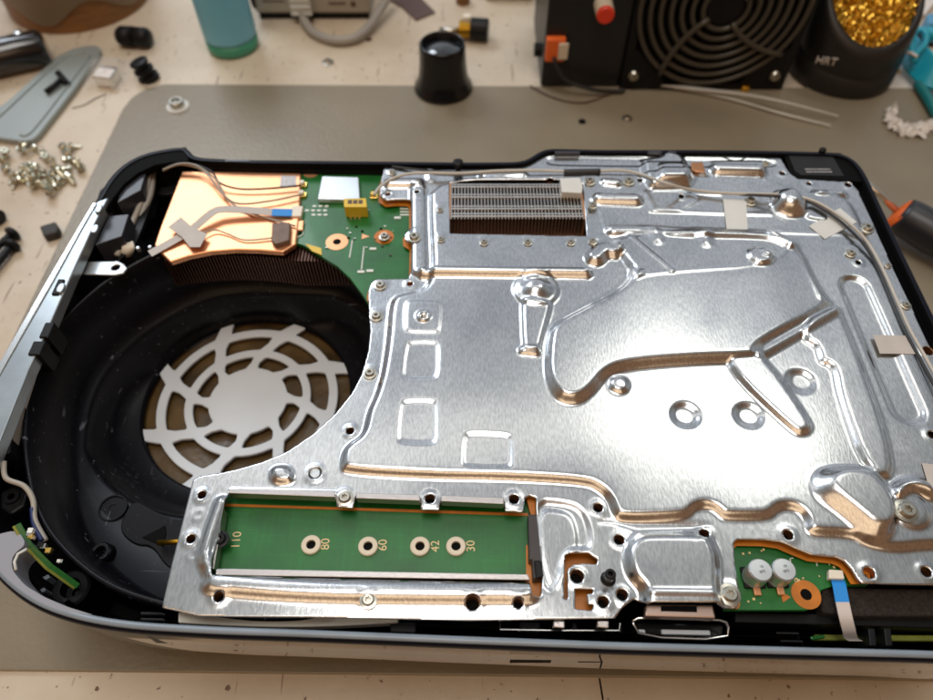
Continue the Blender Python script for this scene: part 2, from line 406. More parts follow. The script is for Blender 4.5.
# ---- outer shell
rimpx = [(97, 197), (106, 181), (118, 167), (131, 158), (146, 152), (166, 148), (188, 145), (192, 156.5), (240, 159), (385, 160.5), (470, 161.5), (525, 161), (543, 147.5), (600, 149), (700, 149), (780, 150), (838, 151.5), (853, 156), (862, 165), (869, 178), (900, 244), (933, 312), (985, 417), (1040, 530), (1062, 590), (1062, 630), (1040, 660),
         (1000, 665), (933, 661), (800, 657.5), (623, 652.5), (466, 646.5), (310, 640), (220, 637), (141, 632.5), (110, 629), (84, 624.5), (58, 617.5), (34, 608), (16, 596), (0, 582), (-22, 556), (-42, 520), (-52, 490), (-55, 463), (-40, 430), (-18, 392), (0, 361), (50, 277)]
ZR = 77.0
outer = UP(rimpx, ZR)
if area(outer) < 0: outer = outer[::-1]
def resample(p, step=2.5):
    out = []
    for i in range(len(p)):
        a, b = Vector(p[i]), Vector(p[(i+1) % len(p)]); n = max(1, int((b-a).length/step))
        out += [tuple(a.lerp(b, k/n)) for k in range(n)]
    return out
def smoothp(p, it=6):
    p = np.array(p)
    for _ in range(it): p = .5*p+.25*(np.roll(p, 1, 0)+np.roll(p, -1, 0))
    return [tuple(q) for q in p]
outer = smoothp(resample(outer), 3)
def offs(p, d):
    p = np.array(p); t = np.roll(p, -2, 0)-np.roll(p, 2, 0); t /= np.linalg.norm(t, axis=1)[:, None]
    n = np.stack([-t[:, 1], t[:, 0]], 1)                 # inward for ccw
    return [tuple(q) for q in smoothp(p+n*d, 2)] if d else [tuple(q) for q in p]
def loft(name, rings, m, parent, smooth=True, flip=False, closed=True, **k):
    n = len(rings[0][0]); V = []
    for pts, z in rings: V += [(x, y, z) for x, y in pts]
    F = []
    for i in range(len(rings)-1):
        for j in range(n if closed else n-1):
            f = [i*n+j, i*n+(j+1) % n, (i+1)*n+(j+1) % n, (i+1)*n+j]; F.append(f[::-1] if flip else f)
    return mesh(name, V, F, m, parent, smooth=smooth, **k)
o0 = outer
loft('body_shell', [(offs(o0, 22), 1), (offs(o0, 20), 12), (offs(o0, 14), 26), (offs(o0, 6), 34), (offs(o0, 3.6), 36.5), (offs(o0, 3.1), 39), (offs(o0, 2.8), 50), (offs(o0, 2.4), 72.5), (offs(o0, 2.0), 73.2)], M['glossblack'], con)
loft('rim_edge', [(offs(o0, 3.0), 72.6), (offs(o0, .6), 72.8), (offs(o0, .0), 73.6), (offs(o0, -.1), 75.6), (offs(o0, .4), 76.6), (offs(o0, 1.2), 76.9), (offs(o0, 2.6), 76.8)], mat('navy_black_rim', (.003, .004, .010), .4, spec=.15), con)
# pale strip along the inside of the rim at the front
n_ = len(o0)
front = [i for i in range(n_) if (o0[i][1] < 108 and o0[i][0] > -185) ]
# make contiguous
brk = [k for k in range(len(front)) if (front[k]-front[k-1]) % n_ != 1]
if brk: k = brk[0]; front = front[k:]+front[:k]
def sub(p, ids): return [p[i] for i in ids]
i1, i2, i3 = offs(o0, .9), offs(o0, 3.0), offs(o0, 3.5)
loft('rim_strip', [(sub(i1, front), 76.6), (sub(i1, front), 77.4), (sub(i2, front), 77.2), (sub(i3, front), 74.5), (sub(i3, front), 70)], M['rim'], con, closed=False)
back = [i for i in range(n_) if i not in set(front)]
brk = [k for k in range(len(back)) if (back[k]-back[k-1]) % n_ != 1]
if brk: k = brk[0]; back = back[k:]+back[:k]
b1, b2 = offs(o0, 2.5), offs(o0, 3.0)
loft('rim_lining', [(sub(b1, back), 76.7), (sub(b2, back), 75.5), (sub(b2, back), 60)], M['slot'], con, closed=False)
loft('inner_wall', [(offs(o0, 2.6), 76), (offs(o0, 3.4), 70), (offs(o0, 6), 40), (offs(o0, 16), 28), (offs(o0, 23), 9)], M['black'], con)
g = G(); g.prism(offs(o0, 24), 5, 8); g.obj('bottom_tray', M['black'], con)
# power and eject bars, a port slot, on the front wall
def wall_pt(px, py):
    """point on the glossy front wall seen at px,py"""
    best = None
    for k in range(0, 380):
        z = 34+k*.1
        x, y = U(px, py, z)
        # wall y at this x and height
        off = np.interp(z, [26, 34, 39, 50, 72.5], [14, 6, 3.1, 2.8, 2.4])
        cand = [q for q in outer if q[1] < 110]
        q = min(cand, key=lambda q: abs(q[0]-x)); d = abs(q[1]+off-y)
        if best is None or d < best[0]: best = (d, x, y, z)
    return best[1:]
fr_ = sorted([q for q in outer if q[1] < 90]); fxs = [q[0] for q in fr_]; fys = [q[1] for q in fr_]
def bar(G_, pxa, pxb, row, h, n=8):
    V = []; yc = 58.0
    tanr = math.tan(TH+math.atan((row-350)/FPX))
    for i in range(n+1):
        px = pxa+(pxb-pxa)*i/n; z = 44
        for _ in range(6):
            x = U(px, row, z)[0]; yw = float(np.interp(x, fxs, fys))+2.9; z = CAMZ-yw*tanr
        V += [(x, yw-.12, z-h), (x, yw-.12, z+h), (x, yw+1, z+h), (x, yw+1, z-h)]
    F = [[i*4+k, i*4+4+k, i*4+4+(k+1) % 4, i*4+(k+1) % 4] for i in range(n) for k in range(4)]+[[0, 1, 2, 3], [4*n+3, 4*n+2, 4*n+1, 4*n]]
    G_.add(V, F)
g = G(); bar(g, 510, 551, 661, 2.2); g.obj('eject_button', M['slot'], con)
g = G(); bar(g, 578, 603, 661.5, .8); g.obj('power_button', M['slot'], con)
g = G(); bar(g, 919, 960, 660.5, .4); bar(g, 919, 960, 666, .4); bar(g, 918, 920, 663.2, 4); g.obj('port_frame', M['slot'], con)

# ---- side strip (left)
sp = UP([(97, 201), (108, 197), (95, 222), (71, 275), (50, 323), (29, 368), (14, 405), (0, 440), (-12, 470), (-44, 462), (-18, 398), (0, 368), (48, 283), (80, 222)], 78.5)
g = G(); g.prism(sp, 72, 78.2); o = g.obj('side_strip', M['strip'], con, bevel=.5)
hl = UP([(93, 203), (96.5, 203), (83, 226), (54, 279), (10, 356), (-16, 402), (-20, 398), (0, 362), (46, 282)], 78.8)
g = G(); g.prism(hl, 78.2, 78.9); g.obj('strip_edge', M['steel'], con, bevel=.2)
for px, py in ((98, 209), (94, 229), (60, 288)):
    x, y = U(px, py, 79); g = G(); g.prism(chaikin([(x-1.2, y-2.5), (x+1.5, y-3), (x+2.2, y), (x+1.2, y+3), (x-1.2, y+2)], 2), 78.2, 79.5); g.obj('clip', M['strip'], con, bevel=.4)
for px, py, w, h in ((61, 291, 3, 9), (50, 334, 4, 8), (40, 352, 5, 7)):
    x, y = U(px, py, 76); g = G(); g.box(x-w/2, x+w/2, y-h/2, y+h/2, 66, 79); g.obj('clip_socket', M['black2'], con, bevel=.5)

# ---- left compartment: antennas, bracket, cable bundle
def qobj(name, pts, z0, z1, m, parent=con, bevel=.4, zt=None, **k):
    p = UP(pts, z1 if zt is None else zt); g = G(); g.prism(p, z0, z1); return g.obj(name, m, parent, bevel=bevel, **k)
qobj('corner_guard', [(99, 197), (108, 182), (120, 168), (133, 159.5), (148, 153.5), (167, 149.5), (186, 147), (189, 161), (172, 162), (155, 165), (138, 173), (124, 184), (113, 198), (106, 210)], 72, 76.2, M['slot'], bevel=.3)
qobj('antenna_block', [(123, 181), (146, 172), (141, 190), (117, 203)], 55, 74, M['ant'])
qobj('antenna_block', [(109, 216), (129, 214), (122, 236), (95, 245)], 52, 73, M['ant'])
qobj('compartment_floor', [(100, 190), (150, 152), (190, 160), (180, 240), (70, 330), (40, 360)], 40, 44, M['black'])
qobj('antenna_shield', [(121, 183), (123, 184), (116, 203), (113, 203)], 60, 71, M['alu'])
qobj('antenna_shield', [(112, 203), (116, 201), (109, 217), (106, 216)], 60, 70.5, M['alu'])
br = UP([(80, 262), (118, 261), (124, 264), (127, 268), (123, 273), (114, 275), (77, 274)], 70)
xs = np.arange(-215, -140, .6); ys = np.arange(205, 235, .6)
XX, YY = np.meshgrid(xs, ys); hx, hy = U(115.5, 267.5, 70)
sheet('mounting_bracket', XX, YY, np.maximum(sd_poly(XX, YY, br), -(np.hypot((XX-hx), (YY-hy)*1.1)-2.0)), XX*0+70, M['shieldcan'], con, solid=1)
x, y = U(166, 181, 62); g = G(); g.lathe([(9, 0), (9, 2.4), (3.4, 3), (3, 1)], (x, y, 58), n=32); g.obj('screw_boss', M['black2'], con, smooth=False, bevel=.3)
g = G(); g.tube(catmull([U3(150, 172, 70), U3(146, 190, 68), U3(138, 210, 66), U3(128, 232, 66), U3(117, 256, 64)], 8), 1.4, 10); g.obj('cable', M['wire'], con, smooth=True)
g = G(); g.tube(catmull([U3(153, 172, 68), U3(150, 195, 66), U3(142, 213, 64), U3(133, 235, 62), U3(120, 258, 61)], 8), 1.7, 10); g.obj('cable', M['cable'], con, smooth=True)
g = G(); g.strip(catmull([U3(157, 178, 62), U3(150, 205, 62), U3(135, 245, 62), U3(120, 262, 60)], 6), 4, 3); g.obj('cable_channel', M['black2'], con, bevel=.3)
g = G()
for i in range(7):
    x, y = U(118+i*1.7, 250+i*.8-i*i*.15, 66); g.tube([(x, y, 62), (x+2.5, y+1, 66.5), (x+1, y+4, 67)], .7, 6)
g.obj('cable_tie', M['cream'], con, smooth=True)
for x, y in ((138, 248), (150, 247)):
    X_, Y_ = U(x, y, 68); g = G(); g.lathe([(1, 0), (1, 2), (.6, 2.5)], (X_, Y_, 66), n=12); g.obj('locating_pin', M['shieldcan'], con)

# ---- fan shroud (polar loft)
T = [U(153, 254, 68), U(105, 281, 68), U(60, 321, 68), U(40, 352, 68), U(28, 392, 68), U(24, 440, 68), U(33, 497, 68), U(47, 528, 68), U(70, 555, 68), U(108, 585, 68), U(163, 603, 68), U(250, 617, 68), (-45, 66), (-30, 90), (-32, 150), (-30, 190), (-38, 222), (-60, 241), (-109, 246), (-135, 242)]
T = smoothp(resample(T, 3), 8)
NA = 240
def ray_r(poly, ang):
    dx, dy = math.cos(ang), math.sin(ang); best = 1e9
    for i in range(len(poly)):
        ax, ay = poly[i][0]-FX, poly[i][1]-FY; bx, by = poly[(i+1) % len(poly)][0]-FX, poly[(i+1) % len(poly)][1]-FY
        ex, ey = bx-ax, by-ay; den = dx*ey-dy*ex
        if abs(den) < 1e-9: continue
        t = (ax*ey-ay*ex)/den; u = (ax*dy-ay*dx)/den
        if 0 <= u <= 1 and t > 0: best = min(best, t)
    return best
R = np.array([ray_r(T, 2*math.pi*k/NA) for k in range(NA)])
for _ in range(4): R = .5*R+.25*(np.roll(R, 1)+np.roll(R, -1))
def ring(r): return [(FX+r[k]*math.cos(2*math.pi*k/NA), FY+r[k]*math.sin(2*math.pi*k/NA)) for k in range(NA)]
def wallz(z): return z
lv = [(R+1.2, 60), (R+1.2, 68), (R, 68.3), (R-.6, 67.6), (R-2.5, 52), (R-4.5, 41), (R-6.5, 38), (np.minimum(R-8, 78), 36.5), (np.minimum(R-9, 72.5), 36), (np.minimum(R-9.6, 70.5), 34.8), (np.minimum(R-10.2, 69), 31), (np.minimum(R-11, 66), 24), (np.maximum(np.minimum(R-13, 60), 52.5), 17), (R*0+52, 14.5), (R*0+50.8, 14), (R*0+50.6, 11)]
o = loft('fan_shroud', [(ring(r), z) for r, z in lv], M['dusty'], con, flip=False)
# details on the shroud floor
def shr(px, py, z): x, y = U(px, py, z); return x, y
x, y = U(104, 555, 38); g = G(); g.lathe([(5, 0), (4.2, 5), (3.4, 6), (2.2, 6), (2, 2)], (x, y, 36), n=28); g.obj('screw_boss', M['dusty'], con, bevel=.2)
x, y = U(112, 507, 38); g = G(); g.lathe([(6, 0), (5.8, .9), (5.2, .9), (5, .3), (1.7, .3), (1.6, -.5)], (x, y, 36.6), n=28); g.obj('moulded_ring', M['dusty'], con)
qobj('raised_pad', chaikin([(126, 510), (134, 500), (150, 509), (170, 518), (192, 520), (184, 575), (165, 566), (152, 545), (134, 545), (118, 530)], 2), 30, 37.8, M['dusty'], zt=37.8, bevel=.5)
qobj('arrow_slot', [(142, 537), (160, 528), (165, 525), (166, 533), (163, 546), (156, 543)], 36, 38.3, M['slot'], bevel=.1)
g = G(); x, y = U(170, 538, 45); g.tube([(x-6, y-.4, 41), (x+8, y, 42)], 1.1, 12); g.obj('locating_pin', M['brass_d'], con, smooth=True)
# radiator fins seen under the copper plate
g = G()
n = 60
for i in range(n):
    t = i/(n-1); px = 163+t*188; py = 258-14*math.sin(math.pi*min(1, t*1.05))**.8*.5+ (t**3)*14
    x, y = U(px, py, 70); g.box(x-.35, x+.35, max(y, 228), y+20, 50, 67.5)
o = g.obj('radiator_fin', M['fin_d'], con); o['kind'] = 'stuff'
g = G(); g.box(-142, -45, 241, 262, 46, 66); g.obj('radiator_core', M['black'], con)
g = G(); g.box(-150, -40, 240, 262, 44, 50); g.obj('radiator_base', M['black2'], con)
# vent grille at the bottom of the fan well
xs = np.arange(FX-56, FX+56.5, .5); ys = np.arange(FY-56, FY+56.5, .5); XX, YY = np.meshgrid(xs, ys)
rr = np.hypot(XX-FX, YY-FY); an = np.arctan2(YY-FY, XX-FX)
sd = rr-19.3
sd = np.minimum(sd, np.abs(rr-29.0)-2.0); sd = np.minimum(sd, np.abs(rr-42.3)-2.2)
tw = np.interp(rr, [19, 23, 35, 52], [4, 0, -12, -24])
for k in range(8):
    a0 = np.radians(91+45*k+tw); da = np.angle(np.exp(1j*(an-a0)))
    hw = np.interp(rr, [19, 23, 28, 36, 42, 52], [3.2, 1.9, 3.3, 2.7, 4.6, 3.2])
    s_ = np.abs(da)*rr-hw; s_ = np.where(rr > 54, 9, s_); sd = np.minimum(sd, s_)
sd = np.maximum(sd, rr-54)
for _ in range(3):
    sd = (sd*2+np.roll(sd, 1, 0)+np.roll(sd, -1, 0)+np.roll(sd, 1, 1)+np.roll(sd, -1, 1))/6
sheet('vent_grille', XX, YY, sd, XX*0+12.5+.8*np.clip(1-rr/60, 0, 1), M['white'], con, solid=2.2)
g = G(); g.prism(circ(FX, FY, 58, 64), 7.6, 8.6); g.obj('duct_floor', M['brown'], con)
# white crescent under the M.2 edge
cres = [U3(178+i*11, 622.5+4.2*math.sin(math.pi*i/20), 66)[:2] for i in range(21)]
cr2 = UP([(398, 612), (300, 608), (178, 612)], 66)
g = G(); g.prism(cres+cr2, 62, 66); g.obj('inner_cover', M['cream'], con, bevel=.4)

# ---- copper plate, ribbon, tapes
cp = UP([(182, 171), (240, 171.5), (301, 173), (300, 210), (296, 244), (283, 252), (258, 250), (235, 249.5), (210, 251.5), (188, 256), (170, 262), (160, 252), (154, 245), (160, 227)], 72)
g = G(); g.prism(cp, 69, 72); g.obj('copper_plate', M['copper'], con, bevel=.8, seg=3)
qobj('sticker', [(281, 175.5), (296, 176), (296, 187), (280, 186)], 72, 72.2, M['sticker'], bevel=0)
rib = catmull([U3(150, 254, 72.4), U3(170, 243, 73), U3(190, 231, 74), U3(212, 213, 76), U3(224, 209.5, 76), U3(250, 210.5, 75), U3(272, 212.5, 74)], 6)
g = G(); g.strip(rib, 4.6, .25); g.obj('ribbon_cable', M['tape_g'], con, smooth=False)
g = G(); g.strip([U3(272, 212.5, 74), U3(292, 213, 73)], 5, .3); g.obj('ribbon_stiffener', M['blue'], con)
qobj('tape', [(168, 227), (181, 217), (191, 226), (207, 234), (200, 247), (190, 247), (182, 237)], 74.6, 74.9, M['tape_g'], bevel=0)
qobj('gasket', [(272, 223), (290, 222), (289, 240), (275, 244), (271, 240)], 72, 75, mat('brown_gasket', (.20, .14, .11), .6, var=.2), bevel=.6)
g = G(); g.tube(catmull([U3(163, 169, 74), U3(178, 163.5, 76), U3(196, 165, 76), U3(212, 172, 76), U3(220, 183, 75), U3(240, 189, 74), U3(270, 188.5, 74), U3(301, 185.5, 74)], 8), .5, 8); g.obj('coax_cable', M['wire_b'], con, smooth=True)
g = G(); g.tube(catmull([U3(163, 171, 74), U3(178, 165, 76), U3(195, 167, 76), U3(208, 175, 76), U3(222, 193, 75), U3(238, 203.5, 74), U3(270, 201, 74), U3(301, 194.5, 74)], 8), .5, 8); g.obj('coax_cable', M['wire'], con, smooth=True)
g = G(); g.tube(catmull([U3(163, 170, 75), U3(180, 164, 77), U3(197, 166, 77), U3(216, 180, 75.5), U3(228, 200, 74), U3(248, 212, 73), U3(270, 219, 73), U3(295, 226, 73)], 8), .5, 8); g.obj('coax_cable', M['wire'], con, smooth=True)
g = G(); g.tube(catmull([U3(203, 233, 74), U3(215, 230, 73.5), U3(228, 234, 73), U3(245, 240, 73), U3(272, 238, 73)], 8), .4, 8); g.obj('coax_cable', M['wire'], con, smooth=True)

# ---- circuit boards
pcb = UP([(301, 167.5), (388, 169.5), (420, 205), (420, 292), (376, 306), (369, 305), (362, 294), (350, 278), (337, 266), (318, 254.5), (303, 245), (287, 241), (289, 225), (297, 222), (298, 200), (300, 185)], 70)
g = G(); g.prism(pcb, 68, 70); g.obj('circuit_board', M['pcb'], con, bevel=.15)
pcb2 = UP([(205, 486), (556, 486), (556, 586), (205, 580)], 69)
g = G(); g.prism(pcb2, 66, 68.6); slot_pcb = g.obj('storage_slot_board', M['pcb'], con, bevel=.15)
pcb3 = UP([(724, 535), (812, 545), (868, 574), (868, 585), (833, 586), (821, 590), (820, 600), (815, 607), (806, 610), (724, 610)], 70)
g = G(); g.prism(pcb3, 68, 70); g.obj('circuit_board', M['pcb'], con, bevel=.15)
for pl in ([(526, 598), (526, 545), (545, 545), (545, 600)], [(560, 572), (560, 548), (602, 548), (602, 568), (571, 568), (570.5, 600), (560, 602)], [(570, 590), (600, 590), (598, 614), (570, 612)]):
    g = G(); g.prism(UP(pl, 69.2), 66.5, 69.4); g.obj('insulator_sheet', M['orange'], con)
g = G(); g.prism(UP([(415, 190), (840, 176), (925, 380), (960, 520), (920, 572), (870, 575), (640, 540), (560, 480), (380, 470), (372, 420), (395, 300)], 66), 60, 66); g.obj('main_board', mat('brown_copper', (.10, .035, .012), .5), con)
qobj('slot_border', [(226, 503.5), (232, 503.8), (528, 513), (528, 515.8), (225, 506)], 68.6, 69, M['orange'], bevel=0)
qobj('slot_corner', [(526, 496), (537, 498), (541, 515), (531, 515), (529, 508)], 69.4, 71.5, M['orange'], bevel=0)
def pad(px, py, r, z=70.05, m=None, hole=1.9, par=con, name='ground_pad'):
    x, y = U(px, py, z); g = G()
    g.lathe([(hole, 0), (hole, .12), (r, .12), (r, 0)], (x, y, z), n=32, cap=False); g.obj(name, m or M['pad'], par)
    g = G(); g.prism(circ(x, y, hole*.98), z, z+.06); g.obj('pad_hole', M['slot'], par)
pad(311, 172.5, 4.2); pad(337, 242, 5.4); pad(384, 237, 4.8, m=M['orange']); pad(806, 594.5, 4.9, m=M['orange'], hole=1.9)
can = UP([(322, 176), (358.5, 177), (360, 200), (317.5, 199)], 73)
g = G(); g.prism(can, 70.2, 73); g.obj('shield_can', M['shieldcan'], con, bevel=.4)
yb0 = UP([(343.5, 198.5), (366, 198), (367, 207), (344, 207)], 77)
g = G(); g.prism(yb0, 70.2, 77); ych = g.obj('fan_connector', M['yellow'], con, bevel=.3)
for i in range(3):
    x, y = U(350+i*5.3, 202, 77); g = G(); g.box(x-1, x+1, y-1.3, y+1.3, 77, 77.15); g.obj('pin_socket', M['rust'], ych)
    x, y = U(351+i*4.3, 218, 70.3); g = G(); g.box(x-.45, x+.45, y-1.2, y+1, 70, 70.6); g.obj('pin', M['steel'], ych)
for px, py, z in ((303, 184.5, 70), (302.5, 194.5, 70), (332, 170, 70), (374, 196, 70)):
    x, y = U(px, py, 71); g = G(); g.box(x-2, x+2, y-1.6, y+1.6, 70, 71.2); co = g.obj('coax_socket', M['gold'], con, bevel=.2)
    g = G(); g.lathe([(1.5, 0), (1.5, 1.2), (1.1, 1.6)], (x-.5, y+.4, 71.2), n=16); g.obj('coax_plug', M['cream'] if px < 320 else M['gold'], con, smooth=False)
x, y = U(297, 212.5, 72); g = G(); g.box(x-2.6, x+2.6, y-3.6, y+3.6, 70, 73); g.obj('ribbon_connector', M['cream'], con, bevel=.3)
qobj('copper_tab', [(290, 221), (304, 220), (303, 230), (289, 230)], 70.3, 71.5, M['pad'])
g = G(); x, y = U(295.5, 235, 70.2)
g.tube([(x-4, y-2.6, 70.3), (x-4, y+1, 70.3), (x-1, y+3, 70.3), (x+3.5, y+3, 70.3), (x+3.5, y, 70.3), (x, y-2.8, 70.3), (x-4, y-2.6, 70.3)], .3, 6); g.obj('outline_print', M['printw'], con)
g = G(); g.tube([(x-2, y-1.4, 70.5), (x+2.2, y+1.6, 70.5)], .8, 8); g.obj('test_point', M['black'], con)
for j in range(3):
    for i in range(4 if j == 1 else 3):
        px = 307+i*6 if j == 1 else 314.5+i*6-(j == 2)*1; py = 206.3+j*4.3
        x, y = U(px, py, 70.1); g = G(); g.prism(circ(x, y, 1.1, 10, .7), 70, 70.25); g.obj('solder_dot', M['printw'], con)
g = G(); x, y = U(366, 236.5, 70.1); g.prism([(x-2, y-1.8), (x-2, y+1.8), (x+1.8, y)], 70, 70.15); g.obj('arrow_mark', M['pad'], con)
for a, b in (((364, 247), (361.5, 270)), ((352.5, 240), (349.5, 258))):
    g = G(); g.tube([U3(*a, 70.1), U3(*b, 70.1)], .35, 6); g.obj('white_trace', M['printw'], con)
for i in range(4):
    x, y = U(404.5, 206+i*3, 70.1); g = G(); g.box(x-2.2, x+2.2, y-.5, y+.4, 70, 70.3); g.obj('component_pad', M['printw'], con)
for px, py in ((399, 203), (397.5, 218), (373, 249), (370, 271), (361, 272)):
    x, y = U(px, py, 70.1); g = G(); g.box(x-1.6, x+1.6, y-.7, y+.7, 70, 70.4); g.obj('component_pad', M['printw'], con)
for _ in range(26):
    px, py = random.choice([(random.uniform(322, 400), random.uniform(222, 268)), (random.uniform(366, 405), random.uniform(170, 228))])
    if py > 250 and px < 345: continue
    x, y = U(px, py, 70.1); w = random.uniform(.3, .7); g = G(); g.box(x-w, x+w, y-w*.6, y+w*.6, 70, 70.4+w*.4); g.obj('chip_component', random.choice([M['printw'], M['rust'], M['black'], M['steel_d']]), con)
qobj('yellow_film', [(305, 243.5), (321, 248), (322, 255), (312, 251)], 70, 70.5, M['yellow'], bevel=0)

# ---- shield plate
ZP = 75.0
plate_px = [(384.5, 167), (405, 169), (440, 170), (500, 169), (528, 164), (543, 152), (600, 153), (620, 154), (700, 154), (781, 158), (785, 166), (790, 173), (798, 178.5), (820, 180), (850, 182), (858, 190), (868, 212), (882, 243), (895, 272), (912, 308), (933, 353), (970, 430), (1005, 500), (1030, 560), (1020, 588),
            (933, 585), (862, 583.5), (857, 578), (852, 569), (845, 561), (836, 557), (811, 554.5), (795, 548), (781, 542), (765, 539.5), (738, 539), (733.5, 543), (734.5, 560), (737, 580), (740, 600), (737, 608), (724, 609), (716, 604.5), (680, 604.5), (645, 604.5), (634, 599), (622, 608), (615, 618),
            (470, 620.5), (310, 617), (200, 616), (162, 607.5), (172, 563), (193, 480), (200, 476), (220, 473), (238, 469), (262, 462), (288, 451), (313, 434), (335, 414), (352, 393), (362, 374), (368, 353), (370.5, 330), (369, 312), (368.5, 291), (371, 283), (376, 279.5), (408, 279), (411, 272), (411.5, 244), (405, 240), (404.5, 234), (411, 229), (411, 202), (407, 199), (396, 199), (386, 200), (380, 196), (381, 180)]
step = .5
xs = np.arange(-125, 222, step); ys = np.arange(58, 302, step)
X, Y = np.meshgrid(xs, ys)
outline = UP(plate_px, ZP)
SD = sd_poly(X, Y, outline)
holes = []
def cut_poly(px, ch=0):
    global SD
    p = UP(px, ZP)
    if ch: p = chaikin(p, ch)
    SD = np.maximum(SD, -sd_poly(X, Y, p))
def cut_hole(px, py, r):
    global SD
    x, y = U(px, py, ZP); SD = np.maximum(SD, r-np.hypot(X-x, Y-y))
cut_poly([(449, 183), (560, 183), (562, 186), (582.5, 187), (586, 239.5), (450, 237)])
cut_poly([(229, 491.5), (335, 494.5), (337, 507), (353, 508), (356, 495.5), (420, 498.5), (421, 509.5), (439, 510), (441, 500), (504, 502), (505, 511), (523, 512), (525, 498), (530, 495.5), (536, 498), (537, 520), (543, 578), (541, 597), (532, 597.5), (529.5, 584), (213, 576), (213, 560)])
cut_poly([(564, 557), (566, 553), (588, 552.5), (598, 559.5), (596.5, 564.5), (584, 563.5), (574, 564.5), (568.6, 569), (567.4, 580), (568, 599), (564, 599)])
cut_poly([(575, 589), (593, 589), (593, 593.5), (587, 594), (588, 604), (594, 604.5), (592, 610.5), (575, 609)])
H = np.zeros(X.shape)
def ss(t): t = np.clip(t, 0, 1); return t*t*(3-2*t)
def region(sd_, h, w):
    global H
    H += h*ss(-sd_/w)
def epoly(px, h, w, ch=2, ring_=0):
    p = UP(px, ZP); p = (chaikin(p, 3, first=.1) if ch == 1 else chaikin(p, ch)) if ch else p
    a = np.array(p); x0, y0 = a.min(0)-2; x1, y1 = a.max(0)+2
    ix = slice(max(0, int((x0-xs[0])/step)), int((x1-xs[0])/step)+2); iy = slice(max(0, int((y0-ys[0])/step)), int((y1-ys[0])/step)+2)
    sx_, sy_ = X[iy, ix], Y[iy, ix]
    s_ = sd_poly(sx_, sy_, p)
    if ring_: H[iy, ix] += h*(ss(-s_/w)-ss(-(s_+ring_)/w))
    else: H[iy, ix] += h*ss(-s_/w)
def eline(px, h, hw, w=None, smooth=True, z=ZP):
    p = UP(px, z)
    if smooth and len(p) > 2: p = chaikin(p, 2, closed=False)
    a = np.array(p); x0, y0 = a.min(0)-hw-2; x1, y1 = a.max(0)+hw+2
    ix = slice(max(0, int((x0-xs[0])/step)), int((x1-xs[0])/step)+2); iy = slice(max(0, int((y0-ys[0])/step)), int((y1-ys[0])/step)+2)
    s_ = sd_line(X[iy, ix], Y[iy, ix], p)-hw
    H[iy, ix] += h*ss(-s_/(w or hw))
def edisc(px, py, r, h, w, inner=None, hi=0, wi=1):
    x, y = U(px, py, ZP); d_ = np.hypot(X-x, Y-y); global H
    H += h*ss((r-d_)/w)
    if inner: H += hi*ss((inner-d_)/wi)
# main field (raised), with its long front step
field = [(428, 178), (600, 174), (640, 176), (700, 176), (775, 178), (786, 190), (845, 196), (858, 215), (876, 262), (893, 300), (925, 372), (962, 455), (1000, 553),
         (933, 549), (892, 554), (862, 546), (851, 538), (810, 537), (804, 530), (803, 520), (797, 512.5), (788, 510), (779, 511.5), (772, 518.5), (762, 521), (727, 521), (720, 519), (714, 512), (705, 509), (696, 511), (690, 518), (680, 521), (620, 523), (612, 516), (606, 500), (598, 492), (585, 485.5), (504, 481), (432, 480), (344, 475), (339, 468), (341, 451), (349, 442), (362, 434), (366, 412), (374, 396), (381, 372), (386, 338), (388, 308), (393, 297), (405, 293), (424, 290), (431, 272), (428, 225)]
epoly(field, 2.2, 3.0, 2)
# plateau A
A = [(543, 345), (541, 375), (547, 395), (560, 409), (581, 409), (596, 397), (607, 382), (625, 374.5), (690, 369), (745, 367.5), (758, 365), (757, 354), (838, 312), (820, 296), (796, 243), (740, 236), (606, 236), (614, 258), (633, 284), (560, 321), (547, 330)]
B = [(727, 350), (757, 350), (811, 426), (809, 436), (800, 440), (789, 437), (722, 372)]
(rx0, ry0), (rx1, ry1) = U(796, 243, ZP), U(836, 318, ZP)
_dr = ((rx1-rx0)*(Y-ry0)-(ry1-ry0)*(X-rx0))/math.hypot(rx1-rx0, ry1-ry0); _dr = np.abs(_dr)
_tp = (U(700, 238, ZP)[1]-Y)
H += np.maximum(3.4*ss(-sd_poly(X, Y, chaikin(UP(A, ZP), 2))/4.4)*np.minimum(.72+.28*ss(_dr/30), .6+.4*ss(_tp/30)), 1.9*ss(-sd_poly(X, Y, chaikin(UP(B, ZP), 2))/2.4))
eline([(757, 358), (832, 315)], 1.6, 3.4, 3)
eline([(633, 284), (669, 279.5), (768, 273), (789, 250)], .35, 1.3)
eline([(634, 284), (640, 280)], .8, 2.5)
eline([(628, 242), (650, 262), (669, 279)], .8, 1.8)
eline([(613, 235), (650, 235), (690, 238), (755, 239), (772, 242), (787, 250)], 2.2, 4.6, 3.4)
eline([(650, 236), (655, 246)], 1, 5); eline([(701, 238), (703, 249)], 1, 5)
# tongue B and right hand beams
epoly([(804, 323), (815, 317), (832, 309), (842, 318), (902, 482), (862, 482), (833, 400), (829, 370), (816, 368), (812, 350), (803, 347), (797, 336)], 1.7, 2.4, 2)
eline([(853, 290), (905, 412)], -1.3, 6.8, 1.7)
edisc(756, 264, 6.5, 1.8, 2.5); edisc(763, 262, 4, 1.0, 2)
# bars across the left groove, ridge over the field
eline([(418, 190), (419, 270)], 1.6, 4.5, 2.5, False)
eline([(424, 275), (585, 277)], 3.0, 3.6, 3.2, False)
eline([(594, 262), (602, 254), (612, 255)], 3.2, 5.5, 3.6)
